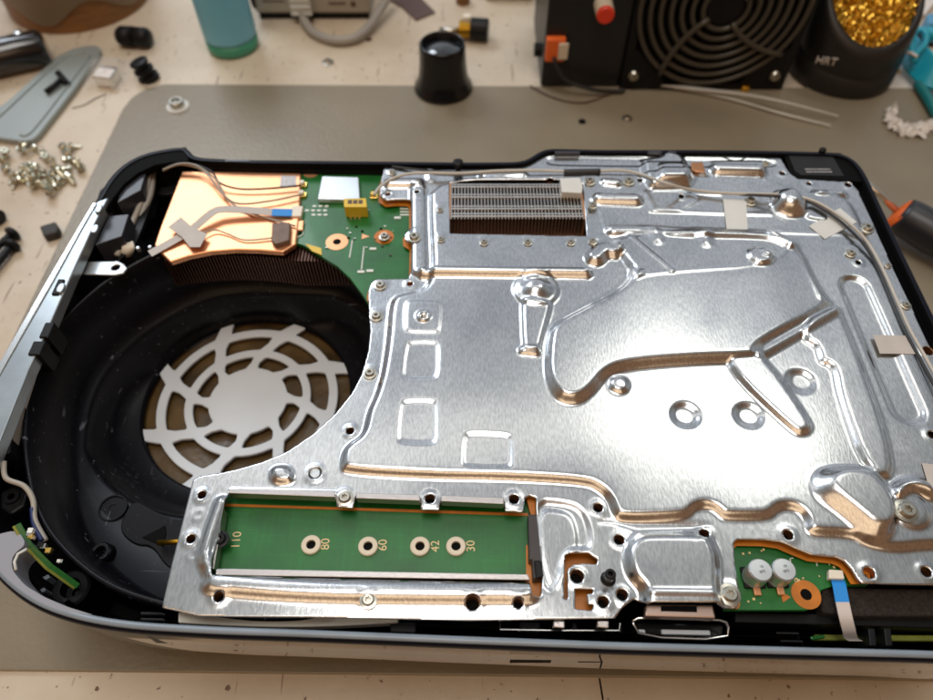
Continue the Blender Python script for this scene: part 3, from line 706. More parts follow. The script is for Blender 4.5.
# disc with its leg
edisc(535.5, 293, 10.4, 1.0, 1.2, 9.0, 3.2, 7.5)
epoly([(519, 300), (554, 306), (546, 335), (541, 356), (521, 356)], 1.4, 2.0, 1)
eline([(523, 354), (535, 355)], 1.4, 2.6, 1.6)
# rings
for px, py in ((684, 417.5), (747, 418), (799, 384)):
    edisc(px, py, 6.4, -1.1, 3.0)
edisc(618, 388, 4.6, 1.6, 2)
# square embossings
def rsq(x0, y0, x1, y1, h, w=1.1, sk=0, ring_=0): epoly([(x0+sk, y0), (x1+sk, y0), (x1, y1), (x0, y1)], h, w, 1, ring_)
epoly([(405, 303), (443, 304), (441, 337), (404, 336)], .5, 1.0, 1)
epoly([(407, 344), (440, 344), (439, 382), (402, 382)], -.5, 1.0, 1)
epoly([(401, 402), (438, 402), (438, 447), (397, 446)], -.5, 1.0, 1)
epoly([(464, 434), (512, 436), (513, 471), (461, 470)], -.6, 1.0, 1)
epoly([(269, 465), (293, 465), (297, 485), (270, 486)], 1.8, 2.2, 2)
edisc(424, 320, 3.2, .7, .6)
# top right family
epoly([(638, 159), (655, 157), (664, 152), (684, 155), (697, 181), (691, 193), (648, 195), (640, 186)], 3.2, 4.5, 1)
epoly([(655, 168), (684, 168), (692, 182), (686, 191), (652, 191)], 2.6, 3.5, 1)
edisc(787, 208, 10, 3.2, 4, 7.5, 2.2, 5)
epoly([(767, 196), (783, 191), (793, 196), (800, 214), (790, 222), (772, 214)], 1.5, 3, 2)
eline([(717, 171), (757, 172)], 2.6, 5, 3.6, False); epoly([(708, 160), (766, 160), (768, 178), (712, 178)], .9, 1.5, 1)
eline([(817, 194), (841, 195)], 2.0, 3.6, 3, False)
eline([(599, 203), (634, 204)], 2.8, 4.8, 3.6, False)
eline([(605, 186), (616, 187)], 1.8, 3.2, 2.4, False)
eline([(390, 184), (418, 184)], 2.4, 4.2, 3.2, False)
eline([(484, 176), (522, 176.5)], 2.2, 3.6, 2.8, False)
eline([(430, 170), (430, 180)], .8, 3)
epoly([(640, 196), (690, 196), (700, 205), (680, 216), (650, 216)], .6, 1.5, 1)
eline([(648, 214), (700, 216), (770, 218)], .5, 1.6); eline([(692, 232), (840, 238)], .4, 1.4)
eline([(600, 214), (606, 236)], .5, 1.5); eline([(720, 198), (640, 196)], .4, 1.5)
epoly([(806, 206), (830, 212), (826, 226), (803, 222)], .7, 1, 1)
eline([(793, 248), (816, 304)], .6, 1.4)
epoly([(545, 155), (770, 159), (780, 164), (772, 168), (545, 166)], -.6, 1.2, 1)
# lower right bean and hump
_so = -sd_poly(X, Y, chaikin(UP([(806, 487), (809, 475), (822, 469), (845, 468), (870, 470), (883, 484), (891, 505), (893, 532), (884, 545), (872, 547), (860, 542), (836, 519), (811, 502)], ZP), 2))
_di = np.maximum(sd_poly(X, Y, chaikin(UP([(827, 486), (836, 479), (852, 478.5), (866, 483), (879, 498), (887, 517), (882, 528), (872, 528), (862, 521), (845, 507), (831, 495)], ZP), 2)), 0)
_t = np.clip(_so/(np.maximum(_so, 0)+_di+1e-6), 0, 1); H += 4.6*(.5*_t+.5*ss(_t))
epoly([(882, 487), (905, 476), (926, 482), (938, 500), (930, 506), (915, 500), (903, 498), (896, 506), (885, 500)], 3.6, 4.0, 2)
edisc(906, 512, 7.5, .9, 1.4)
# tray next to the storage slot
epoly([(620, 548), (631, 534), (642, 530), (702, 530), (714, 538), (723, 560), (722, 601), (742, 618), (630, 618), (642, 596), (624, 578)], 2.8, 4.0, 2)
eline([(650, 594), (714, 595)], .7, 1.2)
# storage slot surround
epoly([(528, 497), (570, 500), (584, 508), (592, 524), (595, 552), (566, 550), (560, 592), (540, 592)], -.9, 2.0, 2)
epoly([(534, 506), (565, 509), (576, 518), (581, 550), (562, 590), (544, 590)], .5, 1.4, 2)
eline([(222, 502), (212, 530), (204, 556), (211, 572)], 1.7, 3.0, 2.6)
eline([(214, 583), (300, 590), (400, 592), (528, 592)], 1.9, 4.6, 3.6)
epoly([(228, 488), (336, 491), (337, 497), (229, 493)], .9, 1.2, 0)
epoly([(596, 524), (612, 524), (640, 534), (700, 531), (716, 523), (600, 518)], -.4, 1, 1)
# bosses round holes and screws
SCREWS = [(380, 284, 1), (376, 315, 1), (369.5, 372, 1), (414, 236, 1.15), (392, 171, .8), (440, 208.5, .6), (441, 238, .7), (484, 241, .75), (528, 241, .75), (571, 241, .75), (593, 240, .75), (590, 180, 1.1), (629, 180, 1.1),
          (751, 200, 1.1), (868, 227, 1.2), (851.5, 252, .9), (907, 304, .8), (766, 162, .8), (704, 174, .8), (907, 510, 1.5), (730, 594, 1.3), (344.5, 497, 1.1), (368, 599.5, 1.0), (889, 264, .6), (593, 204, .8)]
HOLES = [(350, 431, 1.5), (202, 495, 1.5), (191, 539, 1.6), (219, 597, 1.7), (430, 499, 1.8), (514, 499.5, 1.8), (598, 508, 1.7), (619, 540, 1.8), (577, 576.5, 2.3), (603, 602, 1.9), (622, 595, 1.9), (472.5, 603, 2.4), (518, 603.5, 1.7),
         (704, 534, 1.8), (788, 535, 1.8), (869, 573, 2.0), (926, 572, 1.8), (929, 438, 1.7), (388, 194.5, 1.3), (417, 194.5, 1.3), (410, 284, 1.3), (550, 183.5, 1.5), (762, 180, 1.3), (782, 173.5, 1.5), (809, 184, 1.3), (848, 185, 1.7), (680, 201, 1.4), (856, 266, 1.3), (928, 351, 2.2), (315, 473, 2.4), (424, 320, 1.6), (639, 184, 1.2)]
for px, py, s_ in SCREWS: edisc(px, py, 3.9*s_, .22, 1.0)
for px, py, r in HOLES:
    edisc(px, py, r+2.0, .22, 1.0); cut_hole(px, py, r)
for px, py in ((198, 515), (193, 555), (205, 560)): edisc(px, py, 2.2, .25, .3, 1.7, -.25, .3)
# tiny irregularities of pressed sheet
rs = np.random.RandomState(3)
wob = np.zeros(X.shape)
for f, a in ((.02, .10), (.05, .03), (.12, .006)):
    for _ in range(5):
        th_ = rs.rand()*6.283; wob += a/5*np.sin(f*(X*math.cos(th_)+Y*math.sin(th_))*6.283*.5+rs.rand()*6.283)
H += wob
for _ in range(6):                                                # soften creases the way a press does
    Hs = H.copy(); Hs[1:-1, 1:-1] = (H[1:-1, 1:-1]*4+H[:-2, 1:-1]+H[2:, 1:-1]+H[1:-1, :-2]+H[1:-1, 2:])/8; H = Hs
def hz(px, py):
    x, y = U(px, py, ZP); i = int(round((y-ys[0])/step)); j = int(round((x-xs[0])/step)); i = min(max(i, 0), H.shape[0]-1); j = min(max(j, 0), H.shape[1]-1)
    return ZP+H[i, j]
plate = sheet('shield_plate', X, Y, SD, ZP+H, M['zinc'], con, solid=.9)
# copper-coloured mask edge that borders the boards under the plate
for pg in (pcb, pcb3):
    sdo = np.maximum(np.maximum(SD-1.1, -(SD+3)), sd_poly(X, Y, pg))
    sheet('copper_edge', X, Y, sdo, X*0+71.6, M['orange'], con, solid=.3, smooth=False)

# ---- screws
def screw_geo(r=2.1, h=1.5, wash=3.1, n=24):
    g = G(); V = []; F = []
    def ringv(f, z):
        s0 = len(V)
        for k in range(n):
            t = 2*math.pi*k/n; q = f(k); V.append((q*math.cos(t), q*math.sin(t), z))
        return s0
    star = lambda k: r*(.50 if (k % 4) in (0,) else (.30 if (k % 4) == 2 else .40))
    rings = [ringv(lambda k: wash, -.2), ringv(lambda k: wash, .3), ringv(lambda k: r*1.02, .45), ringv(lambda k: r, h*.7), ringv(lambda k: r*.82, h), ringv(lambda k: star(k)*1.08, h), ringv(star, h-.15), ringv(star, h*.3)]
    for a, b in zip(rings, rings[1:]):
        for k in range(n): F.append([a+k, a+(k+1) % n, b+(k+1) % n, b+k])
    F.append([rings[-1]+k for k in range(n)])
    g.add(V, F); return g
sg = screw_geo()
me = bpy.data.meshes.new('screw'); me.from_pydata([tuple(Vector(v)*S) for v in sg.V], [], sg.F); me.materials.append(M['steel_d']); me.update()
for px, py, s_ in SCREWS:
    o = bpy.data.objects.new('screw', me); C.objects.link(o); o.parent = con
    z = hz(px, py)+.1; x, y = U(px, py, z+1)
    o.location = (Vector((x, y, z))-Vector(BASE))*S; o.scale = (s_*.93,)*3; o.rotation_euler = (0, 0, random.random()*3)
o = bpy.data.objects.new('screw', me.copy()); C.objects.link(o); o.parent = con; o.data.materials[0] = M['black2']; o.scale = (1.0,)*3
x, y = U(220, 539, 74); o.location = (Vector((x, y, 73.6))-Vector(BASE))*S; o['label'] = 'black slot retaining screw'
x, y = U(384, 235, 73); o = bpy.data.objects.new('screw', me); C.objects.link(o); o.parent = con; o.location = (Vector((x, y, 71.5))-Vector(BASE))*S; o.scale = (.8, .8, 1.2)
g = G(); x, y = U(384, 237, 70); g.lathe([(2, 0), (2, 1.6)], (x, y, 70.1), n=20); g.obj('standoff', M['pad'], con)
g = G(); x, y = U(608, 579, 75); g.lathe([(2.6, -3), (2.6, 1.0), (1.9, 1.4), (1.9, 5.5), (1.5, 6), (.8, 6), (.7, 4)], (x, y, 74.5), n=20); g.obj('guide_post', M['black2'], con, bevel=.2)
# disc filling the round window near the slot
g = G(); x, y = U(315, 473, 73.5); g.lathe([(2.2, 0), (2.2, 1.4), (1.8, 1.7)], (x, y, 72.4), n=24); g.obj('rivet', M['shieldcan'], con)
g = G(); x, y = U(424, 321, 76); g.lathe([(2.3, 0), (2.3, 1.0), (1.7, 1.4), (1.3, 1.3), (1.2, .2)], (x, y, hz(424, 314)-.2), n=20); g.obj('pressed_collar', M['steel'], con, smooth=False)

for px, py, r in HOLES:
    if (px, py) in ((315, 473), (424, 320)): continue
    x, y = U(px, py, 74.2); g = G(); g.lathe([(r+.5, 0), (r+.5, 3.6), (r-.1, 3.6), (r-.15, 0)], (x, y, 70.3), n=20, cap=False); g.obj('threaded_boss', M['boss'], con)
    g = G(); g.prism(circ(x, y, r+.45, 16), 70.2, 70.4); g.obj('boss_shade', M['slot'], con)  # black disc stands in for the shade down inside the hole
# ---- storage slot fittings
for px in (311, 368, 420, 456):
    x, y = U(px, 544.5 if px < 350 else 546, 69.5); g = G()
    g.lathe([(3.5, 0), (3.5, .9), (3.2, 1.2), (1.7, 1.2), (1.6, .2)], (x, y, 68.6), n=32, cap=False); g.obj('threaded_standoff', M['ivory'], con, smooth=False)
    g = G(); g.prism(circ(x, y, 1.68), 68.6, 68.75); g.obj('standoff_hole', M['slot'], con)
for s_, px, py in (('110', 236.5, 540), ('80', 325.5, 544), ('60', 383, 545), ('42', 435.5, 546), ('30', 471, 546)):
    x, y = U(px, py, 68.7); text(s_, 4.3, (x, y, 68.66), (0, 0, math.pi/2+.04), M['print'], con, 'length_number')
con_px = [(528, 514), (538, 514), (544, 578), (533, 579), (532, 560), (529, 560)]
qobj('edge_connector', con_px, 68.6, 74, mat('brown_black', (.035, .025, .024), .4), bevel=.5)
qobj('connector_latch', [(534, 560), (541, 560), (544, 576), (536, 579)], 73, 75.2, M['black2'])
# bent flanges around the slot
def flange(px, z0, z1, m=M['alu'], name='bent_flange'): qobj(name, px, z0, z1, m, bevel=.25)
flange([(229, 489), (240, 488), (335, 491), (335, 497), (228, 493)], 73.5, 77.6)
flange([(356, 492.5), (420, 494.5), (420, 500.5), (356, 498)], 73.5, 77.6)
flange([(441, 495), (504, 497.5), (504, 504), (441, 501)], 73.5, 77.6)
flange([(216, 569), (225, 568.5), (528, 574), (530, 580), (215, 575)], 70, 74.2)
flange([(221, 508), (224, 508), (214, 569), (210, 569)], 69.5, 74.6)
g = G(); g.prism(UP([(646, 604), (713, 604.5), (716, 618), (645, 616)], 73), 69, 73); g.obj('port_flange', mat('pink_metal', (.55, .42, .36), .35, metal=.8), con, bevel=.6)
qobj('port_window', [(661, 606), (697, 606), (697, 612), (661, 611)], 73.0, 73.2, M['slot'], bevel=0)

# ---- heat sink in its window
hx0, hy0 = U(450, 236, 75); hx1, hy1 = U(585, 186, 75)
tl = U(451, 184, 77); trr = U(582, 188, 77)
xl, xr = U(450, 217, 77)[0], U(585, 219, 77)[0]; yf = U(500, 218, 77)[1]; yk = U(500, 183, 77)[1]
hsk = G()
nf = 40
for i in range(nf):
    x = xl+.6+(xr-xl-1.2)*i/(nf-1)
    hsk.box(x-.28, x+.28, yf, yk-(3.5 if i > 33 else 0), 62, 76.4)
o = hsk.obj('heat_sink_fin', M['fin'], con); o['kind'] = 'stuff'
g = G()
for i in range(nf-1):                                               # folded tops: narrow caps with dark gaps between
    x = xl+.6+(xr-xl-1.2)*(i+.5)/(nf-1); w = (xr-xl-1.2)/(nf-1)*.30
    yk_ = yk-(3.5 if i > 32 else 0)
    for yy in (yf+1.0, yf+6.2, yf+14.5, yk_-3):
        g.box(x-w*1.7, x+w*1.7, yy, yy+.9, 75.6, 76.8); g.box(x-w*1.2, x+w*1.2, yy+1.9, yy+2.6, 75.6, 76.8)
o = g.obj('heat_sink_cap', mat('fin_cap', (.62, .59, .55), .35, metal=1, var=.15, vscale=300), con); o['kind'] = 'stuff'
g = G(); g.box(xl-.4, xl+.1, yf-.5, yk, 60, 76.8); g.box(xr-.1, xr+.5, yf-.5, yk-3, 60, 76.8); g.obj('heat_sink_side', M['pad'], con)
g = G(); g.box(xl-.5, xr+.5, yf-12, yk+1, 58, 61); g.obj('heat_sink_base', M['pad'], con)
g = G(); g.box(xl, xr, yf+9, yf+10, 61, 73); g.obj('heat_sink_web', M['boss'], con)

# ---- label plate top right
qobj('corner_cover', [(783, 151.5), (840, 152.5), (853, 160), (866, 182), (849, 181), (800, 178), (791, 173)], 70, 75.6, M['slot'], bevel=.6)
lab = qobj('serial_label', [(788, 154), (832, 155), (844, 176), (801, 175), (795, 171)], 75.6, 75.9, M['label'], bevel=0)
g = G()
for i in range(2):
    for j in range(10):
        px = 806+j*2.6+i*1.3; x, y = U(px, 169.2+i*2.6, 76); w = random.uniform(.3, .55); g.box(x-w, x+w, y-.35, y+.35, 75.88, 76.0)
g.obj('label_print', M['labelp'], con)
# ---- tapes on the plate
def tapeq(px, m, name='tape', lift=.25):
    z = max(hz(*p) for p in px)+lift
    return qobj(name, px, z-.12, z+.05, m, bevel=0)
tapeq([(723, 199), (746, 200), (748, 233), (727, 232)], M['tape'])
tapeq([(809, 226), (840, 208), (857, 222), (825, 239)], M['tape'])
tapeq([(873, 335), (905, 335.5), (917, 354), (880, 353.5)], M['tape_g'], lift=1)
tapeq([(922, 463), (950, 466), (962, 492), (930, 490)], M['tape_g'])
qobj('foam_block', [(560, 178), (580, 177.5), (583, 186), (582, 193), (562, 192)], 76, 80, M['tape'])
# ---- long coax cables over the plate
def route(pts, r, m, name='antenna_cable', lift=1.0):
    P = []
    for px, py in pts:
        z = hz(px, py)+lift; P.append(U3(px, py, z))
    g = G(); g.tube(catmull(P, 8), r, 8); return g.obj(name, m, con, smooth=True)
route([(374, 195), (380, 187), (392, 179), (408, 174), (430, 173), (460, 173.5), (500, 171), (540, 170.5), (565, 171.5), (600, 171), (620, 170.5), (640, 174), (665, 183), (692, 190), (730, 193.5), (781, 194.5), (800, 197), (818, 203), (838, 215), (852, 226), (868, 243), (882, 268), (897, 301), (910, 330), (933, 371), (970, 440)], .75, M['wire_l'], lift=2.6)
route([(740, 194.5), (781, 196.5), (800, 199), (817, 206), (836, 218), (850, 230), (865, 246), (879, 271), (893, 304), (906, 333), (928, 374), (966, 443)], .7, M['wire_b'], lift=2.2)
route([(392, 166.5), (420, 170), (450, 172), (480, 171.5), (520, 172)], .6, M['wire_b'])
route([(564, 172.5), (600, 171.8)], 1.6, M['wire_b'], 'cable_sleeve', lift=2.6)
x, y = U(458, 164, 79); g = G(); g.lathe([(1.6, -4), (1.6, 2), (2.6, 2.4), (2.6, 4.4), (1.4, 5)], (x, y, 76), n=16); g.obj('guide_post', M['black2'], con)
x, y = U(824, 148, 79); g = G(); g.lathe([(1.6, -4), (1.8, 1), (1, 1.8)], (x, y, 77), n=16); g.obj('guide_post', M['black2'], con)
for a, b, yv in ((225, 250, 160.5), (555, 580, 152), (648, 662, 151.5), (668, 676, 152)):
    qobj('vent_clip', [(a, yv-1), (b, yv-1), (b, yv+1), (a, yv+1)], 74, 77.1, M['ant'], bevel=.2)
qobj('solder_tab', [(691, 162), (703, 162), (706, 173), (692, 170)], 75.5, 76.6, M['boss'], bevel=.4)
g = G(); g.tube(catmull([U3(722, 157, 78), U3(736, 161, 78), U3(748, 157, 78)], 6), .4, 6); g.obj('wire_loop', M['wire_b'], con)

# ---- bottom circuit board parts
for px, py in ((752.5, 574), (775.5, 573.5)):
    x, y = U(px, py+4, 70); g = G(); g.lathe([(3.9, 0), (3.9, 1), (3.75, 1.2), (3.75, 1.8), (3.9, 2), (3.9, 7.0), (3.5, 7.6), (0.02, 7.7)], (x, y, 71), n=32); cap = g.obj('capacitor', M['shieldcan'], con, smooth=False)
    g = G(); g.box(x-3.7, x+3.7, y-3.7, y+3.7, 70.1, 71.0); g.obj('capacitor_foot', M['black'], cap, bevel=.4)
    for s_, dz in (('10', 0), ('BP5', 1)): text(s_, 1.3, (x+.3, y+1-dz*1.7, 78.75), (0, 0, .15), M['fixg'], cap, 'marking', ext=.02)
    g = G(); g.box(x-1.1, x+1.3, y-6.2, y-3.6, 70.1, 71.4); g.obj('solder_joint', M['pad'], cap, bevel=.3)
g = G(); x, y = U(786, 597, 70.1); g.prism([(x-1.5, y-1.8), (x-1.5, y+1.8), (x+1.6, y)], 70, 70.2); g.obj('arrow_mark', M['orange'], con)
g = G()
x0, y0 = U(796.5, 571, 70.1)
g.tube([U3(793, 558, 70.1), U3(790, 558.5, 70.1), U3(792, 574, 70.1)], .22, 5); g.tube([U3(813, 557, 70.1), U3(816, 557, 70.1), U3(817, 566, 70.1)], .22, 5); g.obj('corner_mark', M['printw'], con)
for _ in range(16):
    px, py = random.choice([(random.uniform(742, 800), random.uniform(596, 606)), (random.uniform(742, 790), random.uniform(545, 556)), (random.uniform(818, 845), random.uniform(562, 582)), (random.uniform(795, 803), random.uniform(575, 583))])
    x, y = U(px, py, 70.1); w = random.uniform(.2, .4); g = G(); g.box(x-w, x+w, y-w, y+w, 70, 70.3); g.obj('chip_component', M['print'], con)
qobj('ribbon_connector', [(829, 569), (843, 570), (845, 579), (829, 578.5)], 70, 72.4, M['cream'])
qobj('mark_block', [(828.5, 561.5), (829.8, 561.5), (830, 565), (828.8, 565)], 70, 70.2, M['printw'], bevel=0)
g = G(); g.strip([U3(838, 580, 71), U3(839.5, 586, 72), U3(842.5, 602, 72)], 4.6, .25, up=(1, 0, 0)); g.obj('ribbon_stiffener', M['blue'], con)
g = G(); g.strip(catmull([U3(842.5, 602, 72), U3(846, 618, 71), U3(849, 630, 68), U3(851, 638, 64), U3(856, 641, 63)], 6), 4.5, .25, up=(1, 0, 0)); g.obj('ribbon_cable', mat('ribbon_white', (.62, .56, .52), .45), con)
# ---- things in the front gap
qobj('foam_strip', [(822, 587), (1010, 590), (1012, 616), (850, 616), (822, 612)], 62, 68, M['foam'], bevel=.8)
qobj('front_rail', [(735, 612), (845, 614), (1015, 619), (1015, 630), (735, 622)], 56, 64, M['black2'])
qobj('strip_board', [(815, 634), (933, 635), (1000, 637), (1000, 643), (933, 641), (812, 640)], 56, 58, M['pcb_y'])
qobj('strip_board_edge', [(810, 636), (824, 634), (826, 637.5), (812, 640)], 57.8, 59, M['pcb'])
for a in (868, 884):
    qobj('rib', [(a, 628), (a+7, 628), (a+9, 646), (a+2, 646)], 52, 66, M['black2'])
g = G()
p = [U3(632, 621, 66), U3(640, 617, 67), U3(716, 619, 67), U3(729, 623, 66), U3(727, 640, 64), U3(640, 637, 64), U3(632, 621, 66)]
g.tube(chaikin(p, 1, closed=False), .55, 8); g.obj('port_frame', M['steel'], con, smooth=True)
qobj('port_liner', [(636, 622), (724, 624), (722, 638), (640, 634)], 52, 60, mat('black_gloss2', (.02, .02, .02), .1), bevel=.8)
qobj('port_reflection', [(661, 629), (710, 630), (711, 635), (662, 634)], 60, 62, M['white'])  # white plates stand in for the reflection inside the port frame
qobj('port_reflection', [(638, 629), (645, 629), (646, 634), (640, 634)], 60, 62, M['white'])
g = G()
g.tube([U3(500, 622, 67), U3(500, 629.5, 67), U3(560, 630.5, 67), U3(619, 630.5, 67), U3(620, 623, 67)], .35, 6); g.obj('shield_frame', M['steel'], con)
for a in (553, 597): qobj('spring_tab', [(a, 620), (a+12, 620), (a+12, 628), (a, 627)], 70, 72.5, M['alu'])
for a, w in ((140, 24), (390, 26), (572, 5), (600, 5), (618, 4), (520, 20)):
    qobj('rib', [(a, 622), (a+w, 622.5), (a+w, 633), (a, 632)], 50, 65, M['black2'])
for a, b in ((776, 633), (780, 641)):
    g = G(); g.tube([U3(a, b, 68), U3(a+22, b+.5, 68), U3(a+22.5, b+6, 66)], .4, 6); g.obj('clip_frame', M['black2'], con)
for dy in (0, 6): qobj('rib', [(140, 611.5+dy), (163, 612+dy), (166, 615+dy), (140, 615+dy)], 58, 66, M['black2'])
g = G(); x, y = U(166, 190, 60)
# front-left corner: rounded grey lip, daughter board, boss
lip = [U3(-4, 535, 77), U3(14, 530, 77.5), U3(20, 533, 77.5), U3(27, 545, 77), U3(22, 549, 76.6), U3(15, 554, 76.6), U3(12, 562, 76.6), U3(14, 572, 76.6), U3(26, 586, 76.6), U3(46, 598, 76.6), U3(70, 608, 76.6), U3(96, 616, 76.6), U3(60, 611, 76.6), U3(34, 601, 76.6), U3(14, 587, 76.6), U3(-8, 566, 76.6)]
g = G(); g.prism(smoothp(resample([q[:2] for q in lip], 1.2), 2), 66, 77.3); g.obj('corner_lip', mat('lip_grey', (.30, .31, .35), .35), con, bevel=1.0, seg=3)
g = G(); g.tube([U3(27, 549, 77.4), U3(18, 554, 77.4), U3(14.5, 562, 77.4), U3(16, 570, 77.4)], .5, 8); g.obj('lip_bead', M['tape'], con, smooth=True)
g = G(); P0 = [U3(18, 524, 78), U3(30, 545, 74), U3(50, 566, 68), U3(78, 586, 60)]
g.strip(P0, 2.0, .8); dbd = g.obj('button_board', M['pcb'], con, bevel=.2)
g = G(); g.strip([Vector(p)+Vector((-.9, -.8, .2)) for p in map(Vector, P0)], 1.0, .9); g.obj('button_board_edge', M['pcb_y'], con, bevel=.2)
for t in range(14):
    u = random.random()*.6+.1; a, b = Vector(P0[1]), Vector(P0[3 if t % 2 else 0]); p = a.lerp(b, u)+Vector((1.6+random.random(), 1.2, 1.4)); w = random.uniform(.4, .9)
    g = G(); g.box(p.x-w, p.x+w, p.y-w, p.y+w, p.z-.8, p.z+w); g.obj('chip_component', random.choice([M['cream'], M['steel'], M['printw'], M['black'], M['gold']]), con)
g = G(); g.tube(catmull([U3(4, 462, 72), U3(6, 478, 72), U3(24, 486, 71), U3(33, 500, 70), U3(35, 520, 69), U3(46, 541, 67)], 6), 1.0, 8); g.obj('coax_cable', M['wire'], con, smooth=True)
g = G(); g.tube(catmull([U3(32, 508, 70), U3(34, 524, 69), U3(42, 541, 68)], 6), .9, 8); g.obj('coax_cable', mat('blue_wire', (.01, .02, .10), .4), con, smooth=True)
x, y = U(76, 592, 50); g = G(); g.lathe([(7, -20), (7, 0), (6, .8), (3.6, .8), (3.4, -4), (1.4, -4), (1.3, -6)], (x, y, 54), n=28); g.obj('screw_boss', M['black2'], con, bevel=.3)
qobj('inner_bracket', [(0, 492), (14, 484), (28, 492), (24, 506), (10, 515), (0, 508)], 44, 58, M['black2'], bevel=1)
x, y = U(12, 497, 58); g = G(); g.lathe([(3.2, 0), (3, .8), (1.4, .8), (1.2, 0)], (x, y, 58), n=20); g.obj('screw_boss', M['black'], con)
for a, b in ((34, 558), (42, 577), (38, 590), (60, 600)):
    qobj('rib', [(a, b), (a+6, b-3), (a+8, b), (a+3, b+3)], 50, 60, M['rim'] if a < 43 else M['black2'], bevel=.3)
qobj('deck', [(20, 560), (60, 575), (140, 612), (330, 628), (330, 636), (140, 634), (60, 612), (20, 588)], 30, 34, M['slot'])
qobj('side_tape', [(35, 352), (39, 354), (22, 405), (14, 405), (26, 372)], 70, 73.5, M['tape_g'])
qobj('side_tape', [(16, 405), (24, 398), (12, 442), (6, 442)], 66, 71, M['wire'])
qobj('side_post', [(0, 436), (12, 430), (10, 452), (0, 458)], 60, 72, M['black2'])

# =================================================================== THINGS AROUND
ZD = -2.0
# snap stud on the mat
x, y = U(178, 107, 0); e_ = empty('snap_stud', (x, y, 0)); tag(e_, 'brass press stud with pale washer on the rear corner of the grey mat', 'press stud')
g = G(); g.lathe([(8.2, 0), (8.2, .8), (7.2, 1.2), (4.5, 1.2)], (x, y, 0), n=32, cap=False); g.obj('washer', M['tape'], e_, smooth=False)
g = G(); g.lathe([(5.2, 0), (5.2, 4.6), (4.6, 5.4), (3.4, 5.4), (3.0, 3.6), (1.2, 3.6), (1, 4.8), (.1, 4.8)], (x, y, 0), n=32); g.obj('stud', M['steel_d'], e_, smooth=False)
# loupe
x, y = U(443.5, 88, 0)
e_ = empty('eye_loupe', (x, y, 0)); tag(e_, 'black cup-shaped eye loupe standing at the rear edge of the mat', 'loupe')
g = G(); g.lathe([(21.5, 0), (22, 1), (21.6, 3), (19.6, 6), (18, 12), (17, 22), (16.6, 33), (16.2, 35.5), (15.4, 36.2), (14.6, 35.5), (14, 31)], (x, y, 0), n=56, cap=False); g.obj('cup', mat('loupe_black', (.006, .006, .007), .22), e_, smooth=True)
g = G(); g.lathe([(14.2, 30), (10, 32.2), (5, 33.4), (.1, 33.8)], (x, y, 0), n=48, cap=False); g.obj('lens', mat('dark_lens', (.02, .025, .03), .04, coat=1), e_, smooth=True)
# connector piece behind the loupe
x, y = U(467, 40, ZD); e_ = empty('plug_adapter', (x, y, ZD)); tag(e_, 'small brass and black plug adapter lying behind the loupe', 'connector')
g = G(); g.tube([(x-22, y+3, 4), (x-6, y+2, 4)], 3, 12); g.obj('barrel', M['steel_d'], e_, smooth=True)
g = G(); g.tube([(x-6, y+2, 6), (x+3, y+1, 6)], 7, 14); g.obj('nut', M['brass_d'], e_)
g = G(); g.box(x-3, x+3, y, y+6, 6, 17); g.obj('tab', M['cream'], e_, bevel=.8)
g = G(); g.tube([(x+3, y+1, 7), (x+17, y-1, 7)], 8.5, 16); g.obj('cap', M['black2'], e_, bevel=.8)
# small screws on mat and desk
def small_screw(px, py, z, label, s_=1.0, group=None, m=None, tilt=None, name='small_screw'):
    x, y = U(px, py, z); o = bpy.data.objects.new(name, me if m is None else me.copy()); C.objects.link(o)
    if m: o.data.materials[0] = m
    o.location = Vector((x, y, z+.25))*S; o.scale = (s_,)*3; tag(o, label, 'screw', group)
    if tilt: o.rotation_euler = tilt
    return o
small_screw(627, 119, 0, 'small bright washer-head screw on the mat between console and fan box', 1.2)
small_screw(582, 122, 0, 'tiny dark screw on the mat left of the bright screw', .9, m=M['black2'])
small_screw(328, 63, ZD, 'small dark ring-shaped screw on the desk below the grey cable', 1.5, m=M['steel_d'])
small_screw(369, 40, ZD, 'tiny dark screw on the desk right of the grey cable', .8, m=M['rust'])
x, y = U(744, 91, 0); g = G(); g.lathe([(3.2, 0), (3.2, 4), (2.6, 5), (1.4, 5), (1.3, 2)], (x, y, 0), n=14); o = g.obj('brass_insert', M['brass'], base=(x, y, 0)); tag(o, 'small brass threaded insert beside the tweezers in front of the fan', 'insert')
# tweezers
x0, y0 = U(664, 88, 0); tw = empty('tweezers', (x0, y0, 0)); tag(tw, 'thin steel tweezers lying on the mat in front of the fan box', 'tweezers')
pa = [U3(660, 85, 3), U3(700, 90, 4), U3(740, 94.5, 6), U3(780, 102, 7), U3(838, 117, 3)]
pb = [U3(660, 85, 1), U3(700, 92.5, 1.2), U3(740, 102, 1.2), U3(780, 114, 1.2), U3(830, 126.5, 1.2)]
for pts in (pa, pb):
    P = catmull(pts, 8); g = G(); n = len(P); V = []
    for i, p in enumerate(P):
        w = 3.8*(1-.8*(i/(n-1))**1.3); p = Vector(p)
        V += [tuple(p+Vector((0, -w/2, 0))), tuple(p+Vector((0, w/2, 0))), tuple(p+Vector((0, w/2, 1.1))), tuple(p+Vector((0, -w/2, 1.1)))]
    F = [[i*4+k, i*4+(k+1) % 4, i*4+4+(k+1) % 4, i*4+4+k] for i in range(n-1) for k in range(4)]+[[3, 2, 1, 0], [4*n-4, 4*n-3, 4*n-2, 4*n-1]]
    g.add(V, F); g.obj('tweezer_arm', M['tw'], tw, bevel=.2)
